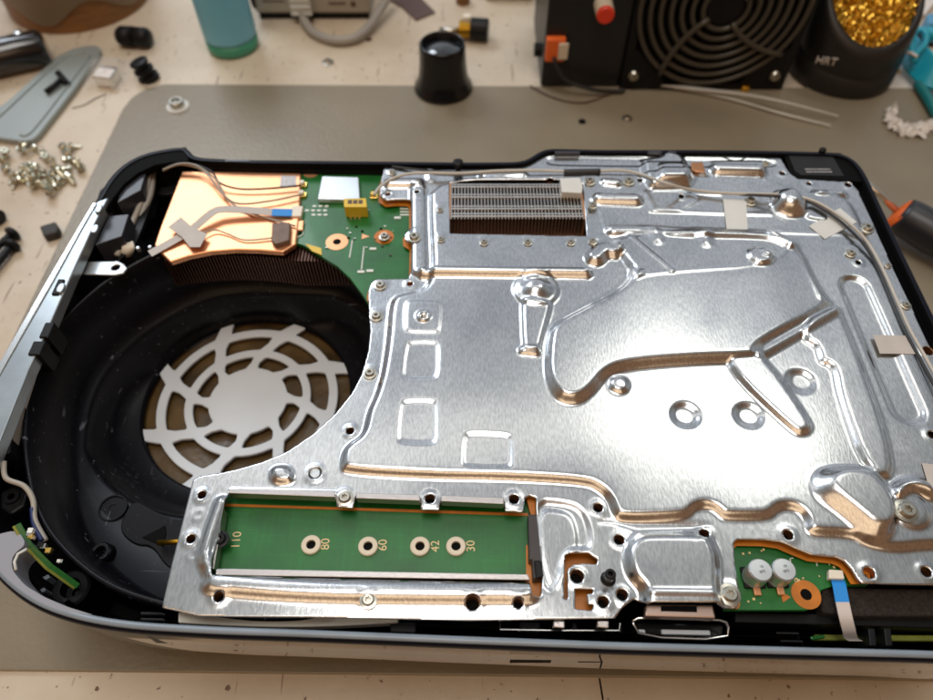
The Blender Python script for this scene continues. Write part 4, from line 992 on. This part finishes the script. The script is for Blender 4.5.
# screwdriver
p0, p1 = Vector(U3(866, 183, 26)), Vector(U3(898, 212, 18)); dr = (p1-p0).normalized()
sdv = empty('screwdriver', (p1.x, p1.y, 0)); tag(sdv, 'screwdriver with black handle and orange collar leaning on the console edge', 'screwdriver')
g = G(); g.tube([p0-dr*16, p1], 2.0, 16); g.obj('shaft', M['steel'], sdv, smooth=True)
g = G(); P = [p1+dr*t for t in (-1, 0, 2, 3)]; g.tube(P, [5.0, 9.5, 10.8, 11.2], 24); g.obj('collar', M['orangep'], sdv, smooth=False, bevel=.6)
g = G(); ts = (8, 12, 30, 50, 75, 95, 100); dr2 = Vector((dr.x, dr.y, dr.z*.2)); P = [p1+dr*2.6+dr2*(t-8) for t in ts]; g.tube(P, [10.6, 11.4, 12, 11.2, 12.4, 12, 9], 28); g.obj('handle', M['rubber'], sdv, smooth=True)
# tip cleaner
x, y = 287.0, 491.0
tc = empty('tip_cleaner', (x, y, 0)); tag(tc, 'black soldering tip cleaner filled with golden brass wool', 'tip cleaner')
n = 64; V = []; prof = []
slope = .78
def tcring(r, f, tiltk=1):
    out = []
    for k in range(n):
        t = 2*math.pi*k/n; a, b = r*math.cos(t), r*math.sin(t); out.append((x+a, y+b, f(a, b)))
    return out
topz = lambda a, b: 62+slope*b
rings_ = [tcring(37.5, lambda a, b: 0), tcring(38, lambda a, b: 2), tcring(37.6, lambda a, b: 19+.12*b), tcring(36.9, lambda a, b: 19.6+.12*b), tcring(36.9, lambda a, b: 20.6+.12*b), tcring(37.4, lambda a, b: 21.4+.12*b), tcring(36, lambda a, b: topz(a, b)-4), tcring(34.5, lambda a, b: topz(a, b)-.8), tcring(32.5, lambda a, b: topz(a, b)), tcring(30.5, lambda a, b: topz(a, b)-.8), tcring(30, lambda a, b: topz(a, b)-9), tcring(.5, lambda a, b: topz(a, b)-9)]
V = sum(rings_, []); F = [[i*n+k, i*n+(k+1) % n, (i+1)*n+(k+1) % n, (i+1)*n+k] for i in range(len(rings_)-1) for k in range(n)]
mesh('housing', V, F, mat('cleaner_black', (.012, .011, .010), .45, bump=.1), tc, smooth=True)
g = G(); rs2 = random.Random(5)
for i in range(1300):
    a = rs2.uniform(0, 6.283); r = 29.5*math.sqrt(rs2.random()); cx_, cy_ = r*math.cos(a), r*math.sin(a)
    q = rs2.uniform(1.0, 2.4); ph = rs2.uniform(0, 6.28); tl_ = rs2.uniform(-1, 1)
    hgt = 4*(1-(r/30)**2)+rs2.uniform(-4, 2)
    P = []
    for k in range(6):
        t = ph+k*.95; lx = cx_+q*math.cos(t); ly = cy_+q*math.sin(t)*.8
        if math.hypot(lx, ly) > 30: s_ = 30/math.hypot(lx, ly); lx *= s_; ly *= s_
        P.append((x+lx, y+ly, 62+slope*ly-4+hgt+tl_*q*math.sin(t*1.3)+k*.5))
    g.strip(P, .55, .15)
o = g.obj('brass_wool', M['brass'], tc); o['kind'] = 'stuff'
mesh('wool_core', [(x, y, 62-4)]+[(x+30*math.cos(t*.2618), y+30*math.sin(t*.2618), 62-6+slope*30*math.sin(t*.2618)) for t in range(24)], [[0, 1+k, 1+(k+1) % 24] for k in range(24)], M['brass_d'], tc)
lx, ly = U(827, 62, 33); text('HRT', 7.5, (lx+1.5, y-37.4, 31), (math.radians(87), 0, -.22), M['tape_g'], tc, 'logo', ext=.5)
# fan box
Yb = U(600, 87, 0)[1]
fb = empty('fume_extractor', (140, Yb+60, 0)); tag(fb, 'black box with a large ringed fan guard and red knob behind the mat', 'fume extractor')
xL = U(540, 83, 0)[0]; xM = U(617, 86, 0)[0]; xR = U(779, 90, 0)[0]
g = G(); g.box(xL, xM+1, Yb, Yb+90, 0, 150); g.obj('control_panel', mat('box_black', (.010, .010, .011), .4, bump=.08), fb, bevel=1.5)
FR = 58; fcx = (xM+xR)/2+1; fcz = 64; yF = Yb-6
g = G(); g.box(xM+1, xR+2, yF+14, Yb+90, 0, 150); g.obj('fan_housing', M['black'], fb, bevel=1)
g = G()
for q in ((xM+1, xM+7, 0, 128), (xR-4, xR+2, 0, 128)): g.box(q[0], q[1], yF+2, yF+14, q[2], q[3])
g.box(xM+7, xR-4, yF+2, yF+14, 0, 5); g.obj('fan_frame', M['black2'], fb, bevel=.8)
for sx_, sz_ in ((-1, -1), (1, -1)):                                  # corner webs of the fan frame
    g = G(); cxx = fcx+sx_*52; czz = fcz+sz_*52
    pts = [(fcx+sx_*60, fcz+sz_*60), (fcx+sx_*60, fcz+sz_*28), (fcx+sx_*51, fcz+sz_*34), (fcx+sx_*42, fcz+sz_*43), (fcx+sx_*33, fcz+sz_*51), (fcx+sx_*27, fcz+sz_*60)]
    V = [(a, yF+2.5, b) for a, b in pts]+[(a, yF+13, b) for a, b in pts]; k6 = 6
    g.add(V, [list(range(6)), list(range(6, 12))[::-1]]+[[i, (i+1) % 6, 6+(i+1) % 6, 6+i] for i in range(6)]); g.obj('frame_corner', M['black2'], fb)
    g = G(); mtx = Matrix.Rotation(math.radians(90), 4, 'X'); g.lathe([(4, -2), (4, 1), (3, 2.4), (1.2, 2.4), (1, 1.2)], (cxx, yF+2, czz), n=20, mtx=mtx); g.obj('fixing_screw', M['steel_d'], fb)
for i, r in enumerate((15, 22, 29, 36, 43, 50, 57)):
    g = G(); P = [(fcx+r*math.cos(2*math.pi*k/64), yF+1-2.5*(1-r/60), fcz+r*math.sin(2*math.pi*k/64)) for k in range(65)]; g.tube(P, 1.8, 8, cap=False); g.obj('guard_ring', M['grille'], fb, smooth=True)
for k in range(4):
    a = math.radians(35+90*k); g = G()
    P = [(fcx+r*math.cos(a+.008*(r-15)), yF-.6-2.5*(1-r/60), fcz+r*math.sin(a+.008*(r-15))) for r in range(12, 64, 6)]; g.tube(P, 2.0, 8); g.obj('guard_spoke', M['grille'], fb, smooth=True)
g = G(); g.lathe([(14, 0), (14, 2), (12, 3)], (fcx, yF+3, fcz), n=32, mtx=Matrix.Rotation(math.radians(90), 4, 'X')); g.obj('guard_hub', M['black2'], fb)
for k in range(7):
    a = 2*math.pi*k/7; g = G(); V = []
    for r in (18, 36, 55):
        for da in (-.30, .30): V.append((fcx+r*math.cos(a+da+r*.008), yF+9+(6 if da > 0 else 0), fcz+r*math.sin(a+da+r*.008)))
    g.add(V, [[0, 1, 3, 2], [2, 3, 5, 4]]); g.obj('fan_blade', M['black'], fb, solid=1)
kx = U(601, 20, 66)[0]; kz = 66; mr_ = Matrix.Rotation(math.radians(90), 4, 'X')
def onface(px, py):  # point on the control panel front
    a = (px-466.5)/FPX; b = (350-py)/FPX; t = Yb/(ct+b*st); return a*t, CAMZ+t*(-st+b*ct)
kx, kz = onface(603, 4)
g = G(); g.lathe([(6.4, 0), (6.2, 12), (5.8, 14)], (kx, Yb, kz), n=24, mtx=mr_); g.obj('knob', M['ivory'], fb)
g = G(); g.lathe([(6.0, 13), (6.0, 15), (5, 16)], (kx, Yb, kz), n=24, mtx=mr_); g.obj('knob_cap', M['red'], fb)
cx_, cz_ = onface(556, 46)
g = G(); g.box(cx_-7.5, cx_+6, Yb-6, Yb, cz_-9, cz_+8); g.obj('socket', M['orangep'], fb, bevel=.8)
g = G(); g.box(cx_+1, cx_+8, Yb-8, Yb-6, cz_-6, cz_+6); g.obj('socket_plug', M['ivory'], fb, bevel=.6)
g = G(); g.tube(catmull([(cx_-2, Yb-8, cz_-4), (cx_+8, Yb-10, cz_-20), (cx_+28, Yb-12, 6), (xM-6, Yb-10, 3), (xM+4, Yb-9, 3)], 8), 1.4, 8); g.obj('power_wire', M['wire_b'], fb, smooth=True)
g = G(); g.tube([(xL, Yb+20, 18), (xL-5, Yb+20, 18)], 5, 14); g.obj('side_foot', M['black2'], fb)
g = G(); g.tube([(xL, Yb+26, 70), (xL-14, Yb+26, 70)], 9, 16); g.tube([(xL-14, Yb+26, 70), (xL-18, Yb+26, 58)], 6, 16); g.obj('side_nozzle', M['yellow'], fb, smooth=False)
w0 = [U3(530, 85.5, 1.2), U3(545, 94, 1), U3(565, 101, 1), U3(585, 102.5, 1), U3(605, 96, 1), U3(622, 88, 3)]
g = G(); g.tube(catmull(w0, 8), .55, 6); o = g.obj('thin_wire', M['rust'], base=(w0[0][0], w0[0][1], 0), smooth=True); tag(o, 'thin dark wire arc lying on the mat before the black fan box', 'wire')
# teal bottle
x, y = U(234, 47, ZD); e_ = empty('teal_bottle', (x, y, ZD)); tag(e_, 'translucent teal plastic bottle standing on the desk', 'bottle')
g = G(); g.lathe([(18.5, 10), (20, 11), (20.4, 14), (20.6, 60), (20, 95)], (x, y, ZD), n=48); g.obj('bottle_body', M['teal'], e_, smooth=True)
g = G(); g.lathe([(17, 0), (19.5, 1.2), (20.2, 3), (20.2, 10)], (x, y, ZD), n=48); g.obj('bottle_foot', M['tealb'], e_, smooth=True)
# grey bench device and cable
xa, ya = U(257, 22, ZD); xb, _ = U(371, 23, ZD)
e_ = empty('bench_device', ((xa+xb)/2, ya+40, ZD)); tag(e_, 'grey beige instrument case with a ribbed cable outlet at the back', 'instrument')
g = G(); g.box(xa, xb, ya+2, ya+90, 4, 70); g.obj('case', M['device'], e_, bevel=2)
g = G(); g.box(xa+2, xb-2, ya+5, ya+86, -2, 4); g.obj('case_foot', M['black2'], e_)
g = G(); g.tube([(xa-1, ya+10, 16), (xa+2, ya+10, 16)], 11, 20); g.obj('side_knob', M['black2'], e_, bevel=.6)
for q in ((8, 26, 14, 15), (62, 76, 12, 13.4), (80, 84, 10, 14)):
    g = G(); g.box(xa+q[0], xa+q[1], ya+1.6, ya+2.2, q[2], q[3]); g.obj('panel_mark', M['rust'], e_)
rx = U(303, 12, 6)[0]
cb = empty('grey_cable', (rx, ya-8, ZD)); tag(cb, 'thick grey cable with ribbed white relief curling in front of the instrument', 'cable')
g = G()
for i in range(7): g.box(rx-8.5, rx+8.5, ya-6+(i % 2)*.8, ya+1.5, 6+i*3, 8.6+i*3)
g.obj('strain_relief', M['tape'], cb, bevel=.6)
P = catmull([(rx+2, ya-5, 8), U3(304, 20, 4), U3(314, 33, 2), U3(334, 40.5, 2), U3(355, 38, 3), U3(370, 25, 6), U3(380, 10, 10), U3(392, -10, 16)], 8)
g = G(); g.tube(P, 3.6, 14); g.obj('cable_jacket', M['cable'], cb, smooth=True)
# dark card
g = G(); g.prism(UP([(388, -4), (402, 4), (416, 17), (435, 9), (420, -6)], 2), -1.9, -.6); o = g.obj('dark_card', M['rust'], base=(*U(412, 6, 0), ZD)); tag(o, 'dark brown piece of card at the top behind the loupe', 'card')
x, y = U(463, 3, ZD); g = G(); g.lathe([(6, 0), (6, 8), (4, 10)], (x, y, ZD), n=20); o = g.obj('brown_cap', M['wood'], base=(x, y, ZD), bevel=.5); tag(o, 'small brown cap at the top edge behind the plug adapter', 'cap')
x0, y0 = U(485, 0, ZD); g = G(); g.box(x0, x0+42, y0-2, y0+40, ZD, 12); o = g.obj('metal_block', M['steel_d'], base=(x0+20, y0+20, ZD), bevel=2); tag(o, 'dull metal block at the top edge left of the fan box', 'block')
# wooden pot with beige sleeve
cx_, cy_ = U(66, 8, ZD); R0 = 58; cx_, cy_ = -334, 604
e_ = empty('wooden_pot', (cx_, cy_, ZD)); tag(e_, 'brown wooden pot wrapped in a beige sleeve with a wavy hem', 'pot')
g = G(); g.lathe([(R0, 0), (R0+.5, 2), (R0+1, 90)], (cx_, cy_, ZD), n=72); g.obj('pot_body', M['wood'], e_, smooth=False)
n = 96; V = []
for k in range(n):
    t = 2*math.pi*k/n; hgt = 16+8*math.sin(t*5.0+.4); V.append((cx_+(R0+2.2)*math.cos(t), cy_+(R0+2.2)*math.sin(t), ZD+hgt))
for k in range(n):
    t = 2*math.pi*k/n; V.append((cx_+(R0+3)*math.cos(t), cy_+(R0+3)*math.sin(t), 90))
mesh('sleeve', V, [[k, (k+1) % n, n+(k+1) % n, n+k] for k in range(n)], M['beige'], e_, smooth=True, solid=1)
# black tool at the left edge
a, b = Vector(U3(-40, 66, 10)), Vector(U3(47, 47, 10)); dd = (b-a).normalized()
e_ = empty('black_tool', ((a.x+b.x)/2, (a.y+b.y)/2, ZD)); tag(e_, 'glossy black hand tool with a small metal button lying on the desk edge', 'tool')
g = G(); g.tube([a, a+dd*10, b-dd*4, b-dd*1, b], [13, 13.5, 13.5, 12, 9], 28); g.obj('tool_body', mat('tool_black', (.008, .008, .010), .18, coat=.5), e_, smooth=True)
q = b-dd*16; g = G(); g.lathe([(3.6, 0), (3.4, 1.6), (1, 2)], (q.x, q.y+4, 22.4), n=18); g.obj('button', M['steel'], e_)
# black capsule
a, b = Vector(U3(118, 36, 6)), Vector(U3(150, 38, 6)); e_ = empty('black_capsule', ((a.x+b.x)/2, (a.y+b.y)/2, ZD)); tag(e_, 'short black rounded barrel lying alone on the desk beyond the mat', 'barrel')
g = G(); g.tube([a, a+(b-a)*.12, a+(b-a)*.5], [5.5, 7.8, 8], 22); g.obj('barrel_half', M['black2'], e_, smooth=True)
g = G(); g.tube([a+(b-a)*.52, a+(b-a)*.9, b], [7.6, 7.6, 5.5], 22); g.obj('barrel_cap', M['black2'], e_, smooth=True)
# cover panel
e_ = empty('cover_panel', (*U(45, 95, 0), ZD)); tag(e_, 'long grey green cover panel with pointed end lying on the desk', 'panel')
pp = UP([(-40, 132), (24, 141), (31, 140.5), (37, 135), (74, 88), (100, 52), (101, 46), (93, 44), (74, 47), (56, 56), (8, 100)], 3)
g = G(); g.prism(smoothp(resample(pp, 3), 2), -1.5, 2.6); g.obj('panel_plate', M['panel'], e_, bevel=.8)
g = G(); P = [U3(-20, 132, 3), U3(4, 112, 3), U3(34, 84, 3), U3(64, 58, 3), U3(84, 52, 3)]; g.tube(catmull(P, 6), .8, 8); g.obj('panel_rib', M['panel'], e_, smooth=True)
g = G(); P = [U3(20, 135, 3), U3(32, 131, 3), U3(66, 88, 3), U3(90, 56, 3)]; g.tube(catmull(P, 6), .7, 8); g.obj('panel_rib', M['panel'], e_, smooth=True)
# black T bolt on the panel
e_ = empty('tee_bolt', (*U(56, 84, 3), 3)); tag(e_, 'black T-shaped bolt lying on the grey green cover panel', 'bolt')
g = G(); g.tube([U3(46, 92, 5), U3(62, 79.5, 5.5)], 1.9, 12); g.obj('bolt_shank', M['black2'], e_, smooth=True)
a, b = Vector(U3(58, 73, 6)), Vector(U3(67.5, 84, 4)); g = G(); g.tube([a, b], 2.3, 12); g.obj('bolt_head', M['black2'], e_, smooth=True)
# clear bag with metal piece
e_ = empty('clear_bag', (*U(105, 75, 0), ZD)); tag(e_, 'clear plastic bag holding a small silver module, beside the cover panel', 'bag')
rs3 = np.random.RandomState(2); gx_, gy_ = 16, 14
c0, c1, c2, c3 = [Vector(U3(*q, 0)) for q in ((84, 88), (122, 90), (136, 58), (98, 56))]
V = []
for j in range(gy_):
    for i in range(gx_):
        u, v = i/(gx_-1), j/(gy_-1); p = (c0.lerp(c1, u)).lerp(c3.lerp(c2, u), v)
        bell = max(0, 1-((u-.4)/.42)**2)*max(0, 1-((v-.42)/.45)**2)
        V.append((p.x+rs3.randn()*.4, p.y+rs3.randn()*.4, ZD+.6+11*bell**.6+abs(rs3.randn())*.9))
mesh('bag_film', V, [[j*gx_+i, j*gx_+i+1, (j+1)*gx_+i+1, (j+1)*gx_+i] for j in range(gy_-1) for i in range(gx_-1)], M['film'], e_, smooth=True)
x, y = U(106, 80, ZD)
e_ = empty('silver_module', (x, y, ZD)); tag(e_, 'small silver boxed module with white top inside the clear bag', 'module')
g = G(); g.prism(UP([(92, 76), (110, 79), (118, 67), (101, 65)], 7), ZD+.5, 7); g.obj('module_case', M['steel'], e_, bevel=.5)
g = G(); g.prism(UP([(92.5, 75.5), (109, 78), (115, 69.5), (100, 67)], 7.6), 7, 7.5); g.obj('module_label', M['paper'], e_)
# black spool
x, y = U(150, 79, ZD); e_ = empty('black_spool', (x, y, ZD)); tag(e_, 'small black flanged spool on the desk at the mat corner', 'spool')
g = G(); g.lathe([(8, 0), (8, 3), (5.4, 4), (5.4, 6), (7.6, 7), (7.6, 9), (5, 10), (5, 12), (7, 13), (7, 15), (5, 15.6)], (x, y, ZD), n=32, mtx=Matrix.Rotation(-.25, 4, 'Y')); g.obj('spool_body', M['black2'], e_)
g = G(); g.tube(catmull([U3(72, 108, ZD+.5), U3(84, 105, ZD+.5), U3(96, 98, ZD+.6), U3(106, 94, ZD+.5)], 6), .5, 6); o = g.obj('wire_offcut', M['wire'], base=(*U(88, 103, 0), ZD), smooth=True); tag(o, 'thin bent wire offcut on the desk under the clear bag', 'wire')
# pile of screws
pile = [(24, 146), (34, 149), (22, 151), (5, 152), (3, 160), (6, 169), (43, 154), (45, 157), (63, 147), (72, 147), (67, 153), (66, 160), (70, 161), (79, 166), (80, 169), (24, 168), (31, 166), (36, 168), (12, 177), (17, 175), (24, 175), (28, 180), (33, 173), (38, 178), (41, 184), (36, 183), (45, 184), (47, 190), (51, 194), (55, 187), (53, 174), (59, 172), (57, 179), (66, 176), (70, 179), (45, 178), (15, 182), (50, 183), (26, 172), (30, 174), (42, 172), (49, 188), (60, 182), (64, 170), (20, 180), (33, 186), (56, 168)]
lg = G()
def loose_screw_geo(r=3.0, h=2.1, L_=6.5, n=16):
    g = G()
    g.lathe([(.05, h-1.0), (1.0, h-1.0), (1.1, h), (r*.8, h), (r, h*.6), (r, 0), (1.45, -.1), (1.2, -.6), (1.45, -1.1), (1.2, -1.6), (1.45, -2.1), (1.2, -2.6), (1.45, -3.1), (1.2, -3.6), (1.45, -4.1), (1.2, -4.6), (1.45, -5.1), (1.2, -5.6), (.5, -L_)], (0, 0, 0), n=n)
    return g
lg = loose_screw_geo(); lm = bpy.data.meshes.new('loose_screw'); lm.from_pydata([tuple(Vector(v)*S) for v in lg.V], [], [f[::-1] for f in lg.F]); lm.materials.append(mat('yellow_zinc', (.60, .58, .47), .22, metal=1)); lm.update()
descr = ['rear', 'front', 'far left', 'middle', 'right']
def near(px, py):
    if py < 156 and px < 40: return 'loose screw at the end of the cover panel, apart from the main heap'
    if px < 10: return 'loose screw left of the heap near the photo edge'
    if 42 <= px <= 46 and py < 160: return 'lone loose screw between the heap and the cover panel'
    if px > 60 and py < 163: return 'loose screw in the small cluster behind the heap toward the mat'
    if px > 76: return 'loose screw nearest the mat edge'
    if py > 182: return 'loose screw at the front tip of the heap'
    if px > 50: return 'loose screw on the mat side of the heap'
    if px < 22: return 'loose screw on the left side of the heap'
    return 'loose screw in the middle of the heap on the desk'
for i, (px, py) in enumerate(pile):
    z = ZD+2.4+(2.2 if i % 4 == 3 else 0); x, y = U(px, py, z)
    o = bpy.data.objects.new('loose_screw', lm); C.objects.link(o); o.location = Vector((x, y, z))*S
    a = random.uniform(0, 6.28); ti = random.choice([1.15, 1.4, 1.75, 2.7, .3]); o.rotation_euler = (ti, 0, a)
    if ti == 2.7: o.location.z += .002
    tag(o, near(px, py), 'screw', 'zinc screws heaped on the desk')
# black bolts at the left
def bolt(p, q, label):
    a, b = Vector(U3(*p, 2)), Vector(U3(*q, 2)); d_ = (b-a).normalized()
    e = empty('black_bolt', (b.x, b.y, ZD)); tag(e, label, 'bolt', 'black bolts on the desk')
    n_b = 14; P = [a+(b-a)*(i/n_b) for i in range(n_b+1)]
    g = G(); g.tube(P, [2.4 if i % 2 else 2.1 for i in range(n_b+1)], 12); g.obj('bolt_shank', M['black2'], e, smooth=True)
    g = G(); g.tube([b, b+d_*1, b+d_*3.4, b+d_*4.2], [2.6, 5, 4.6, 3], 18); g.obj('bolt_head', M['black2'], e, bevel=.3)
bolt((-16, 258), (10, 236), 'black bolt with its head up against the second one, rear of the pair')
bolt((-18, 282), (10, 248), 'black bolt nearest the console, front of the pair')
bolt((-30, 214), (-4, 217), 'black bolt mostly cut off by the photo edge')
g = G(); g.prism(UP([(39, 226), (55, 221), (58, 226), (57, 232), (43, 236)], 4), ZD, 4); o = g.obj('rubber_foot', mat('foot_rubber', (.03, .026, .022), .6), base=(*U(48, 230, 0), ZD), bevel=1.2, seg=3); tag(o, 'small black rubber foot alone on the desk beside the console', 'rubber foot')
# turquoise cord
cd = empty('turquoise_cord', (*U(915, 70, 0), ZD)); tag(cd, 'coiled turquoise cord with a white tie at the right desk edge', 'cord')
def loopc(cx_, cy_, rx_, ry_, z, a0, a1, tilt=0, m=M['cord']):
    P = []
    for k in range(25):
        t = a0+(a1-a0)*k/24; px = cx_+rx_*math.cos(t)*math.cos(tilt)-ry_*math.sin(t)*math.sin(tilt); py = cy_+rx_*math.cos(t)*math.sin(tilt)+ry_*math.sin(t)*math.cos(tilt)
        P.append(U3(px, py, z+2*math.sin(t*1.5)))
    return P
allp = []
for j in range(9):
    g = G(); g.tube(catmull([U3(902+j*1.3, 60-j*3.0, 3+j*1.6), U3(910+j*2.2, 72-j*2.6, 5+j*1.6), U3(924+j*1.8, 84-j*2.8, 6+j*1.6), U3(948, 92-j*4.2, 6+j*1.6)], 6), 2.0, 10); g.obj('cord_turn', M['cord'], cd, smooth=True)
g = G(); g.tube(catmull([U3(915, 62, 16), U3(911, 48, 20), U3(914, 34, 24), U3(921, 30, 26), U3(926, 34, 26), U3(925, 44, 22), U3(918, 52, 20), U3(911, 60, 16)], 8), 2.2, 10); g.obj('cord_turn', M['cord'], cd, smooth=True)
g = G(); g.tube(catmull([U3(918, 84, 4), U3(926, 96, 4), U3(934, 110, 4), U3(945, 130, 4)], 8), 3.6, 12); g.obj('cord_sleeve', mat('dark_teal', (.01, .18, .20), .4), cd, smooth=True)
g = G(); P = []
for k in range(150):
    t = k/149; c_ = Vector(U3(926+18*t, 33+6*t, 22)); P.append(c_+Vector((0, 4*math.cos(k*.8), 4*math.sin(k*.8))))
g.tube(P, 1.1, 6); g.obj('cord_spiral', M['cord'], cd, smooth=True)
g = G(); g.tube(catmull([U3(901, 62, 8), U3(903, 55, 16), U3(910, 53, 20), U3(917, 57, 20)], 6), 1.2, 8); g.obj('cord_tie', M['paper'], cd, smooth=True)
g = G(); g.prism(UP([(886, 88), (889, 62), (960, 62), (960, 88)], -1.7), -2, -1.6); o = g.obj('white_sheet', M['paper'], base=(*U(915, 75, 0), ZD)); tag(o, 'white paper sheet under the turquoise cord', 'paper')
g = G(); g.box(U(897, 44, 0)[0], U(960, 44, 0)[0], U(900, 45, 0)[1], U(900, 36, 0)[1], -2, 4); o = g.obj('black_bar', M['black2'], base=(*U(905, 40, 0), ZD), bevel=1); tag(o, 'dark bar behind the turquoise cord', 'bar')
g = G(); g.prism(chaikin(UP([(882, 72), (886, 66), (893, 70), (904, 71), (892, 74)], -1), 2), -1.55, -.6); o = g.obj('yellow_smear', M['yelp'], base=(*U(890, 70, 0), ZD)); tag(o, 'yellow smear on the white sheet between cleaner and cord', 'smear')
g = G(); g.prism(UP([(926, 16), (960, 10), (960, 28), (928, 26)], 12), 0, 14); o = g.obj('blue_box', M['bluep'], base=(*U(935, 20, 0), ZD), bevel=1.5); tag(o, 'light blue plastic box corner at the far right edge', 'box')
g = G(); g.prism(UP([(898, 14), (925, 14), (945, -10), (900, -14)], 2), -2, 1.5); o = g.obj('pale_card', M['paper'], base=(*U(915, 5, 0), ZD)); tag(o, 'pale card lying behind the tip cleaner at the top right', 'card')
# tissue
tp = catmull([U3(893, 107, 2), U3(891, 118, 2.5), U3(900, 126, 3), U3(914, 129, 4), U3(926, 125, 4), U3(945, 122, 3)], 8)
rs4 = np.random.RandomState(4); g = G(); V = []; nt_ = len(tp); mt_ = 9
for i, p in enumerate(tp):
    d_ = (Vector(tp[min(i+1, nt_-1)])-Vector(tp[max(i-1, 0)])).normalized(); u_ = d_.cross(Vector((0, 0, 1))).normalized()
    wd = (2.0+5.5*min(1, i/12))*(.6+.8*rs4.rand())
    for k in range(mt_):
        q = Vector(p)+u_*wd*(k/(mt_-1)-.5)*1.6; V.append((q.x+rs4.randn()*.7, q.y+rs4.randn()*.7, .3+4.5*abs(math.sin(k*1.3+i*.9))*rs4.rand()+3.5*(1-abs(k/(mt_-1)-.5)*2)))
g.add(V, [[i*mt_+k, i*mt_+k+1, (i+1)*mt_+k+1, (i+1)*mt_+k] for i in range(nt_-1) for k in range(mt_-1)])
o = g.obj('twisted_tissue', M['tissue'], base=(*U(910, 125, 0), 0), solid=.3); tag(o, 'crumpled white tissue twist on the mat by the right edge', 'tissue')

# =================================================================== LIGHT, WORLD, CAMERA
def area_lamp(name, loc, target, sx_, sy_, power, col):
    l = bpy.data.lights.new(name, 'AREA'); l.shape = 'RECTANGLE'; l.size = sx_; l.size_y = sy_; l.energy = power; l.color = col
    o = bpy.data.objects.new(name, l); C.objects.link(o); o.location = Vector(loc)*S
    o.rotation_euler = (Vector(target)-Vector(loc)).to_track_quat('-Z', 'Y').to_euler(); return o
area_lamp('ceiling_lamp', (560, 832, 1250), (60, 200, 75), .46, .13, .95, (1, .98, .88))
area_lamp('tube_lamp', (-20, 815, 1330), (60, 200, 75), 1.7, .07, .65, (1, .95, .86))
area_lamp('overhead_fill', (-80, 120, 1500), (0, 250, 0), .6, .6, 7, (1, .96, .91))  # soft fill added above to brighten desk and props, no known fixture
area_lamp('rear_fill', (-250, -750, 1250), (0, 200, 0), 1.8, .7, 4.2, (1, .72, .46))  # warm fill added behind the camera to put gold on the ridges
area_lamp('window_light', (-700, 1250, 1120), (-100, 200, 0), .6, .45, 7, (.84, .91, 1))
w = bpy.data.worlds.new('World'); bpy.context.scene.world = w; w.use_nodes = True
nt = w.node_tree; L = nt.links; bg = nt.nodes['Background']
tcn = N(nt, 'ShaderNodeTexCoord'); sp_ = N(nt, 'ShaderNodeSeparateXYZ'); L.new(tcn.outputs['Generated'], sp_.inputs[0])
cr = N(nt, 'ShaderNodeValToRGB'); e = cr.color_ramp.elements
e[0].position = 0.0; e[0].color = (.17, .085, .04, 1); e[1].position = 1.0; e[1].color = (.44, .46, .50, 1)
q = e.new(.42); q.color = (.17, .095, .055, 1); q = e.new(.60); q.color = (.25, .25, .235, 1); q = e.new(.75); q.color = (.31, .325, .35, 1)
mr = N(nt, 'ShaderNodeMapRange'); mr.inputs['From Min'].default_value = -1; mr.inputs['From Max'].default_value = 1
L.new(sp_.outputs['Y'], mr.inputs['Value']); L.new(mr.outputs[0], cr.inputs[0])
nz = N(nt, 'ShaderNodeTexNoise'); nz.inputs['Scale'].default_value = 2.2; nz.inputs['Detail'].default_value = 2; L.new(tcn.outputs['Generated'], nz.inputs['Vector'])
mr2 = N(nt, 'ShaderNodeMapRange'); mr2.inputs['From Min'].default_value = .35; mr2.inputs['From Max'].default_value = .65; mr2.inputs['To Min'].default_value = .65; mr2.inputs['To Max'].default_value = 1.35; L.new(nz.outputs['Fac'], mr2.inputs['Value'])
mx = N(nt, 'ShaderNodeMix', data_type='RGBA', blend_type='MULTIPLY'); mx.inputs[0].default_value = 1; L.new(cr.outputs[0], mx.inputs[6]); L.new(mr2.outputs[0], mx.inputs[7])
L.new(mx.outputs[2], bg.inputs['Color']); bg.inputs['Strength'].default_value = 1.0
cam = bpy.data.cameras.new('camera'); co = bpy.data.objects.new('camera', cam); C.objects.link(co)
co.location = (0, 0, CAMZ*S); co.rotation_euler = (math.pi/2-TH, 0, 0)
cam.sensor_width = 36; cam.lens = FPX/933*36; cam.clip_start = .005; cam.clip_end = 20
cam.dof.use_dof = True; cam.dof.focus_distance = .262; cam.dof.aperture_fstop = 9.0
sc = bpy.context.scene; sc.camera = co
sc.view_settings.view_transform = 'Standard'; sc.view_settings.look = 'None'; sc.view_settings.exposure = .2; sc.view_settings.gamma = 1
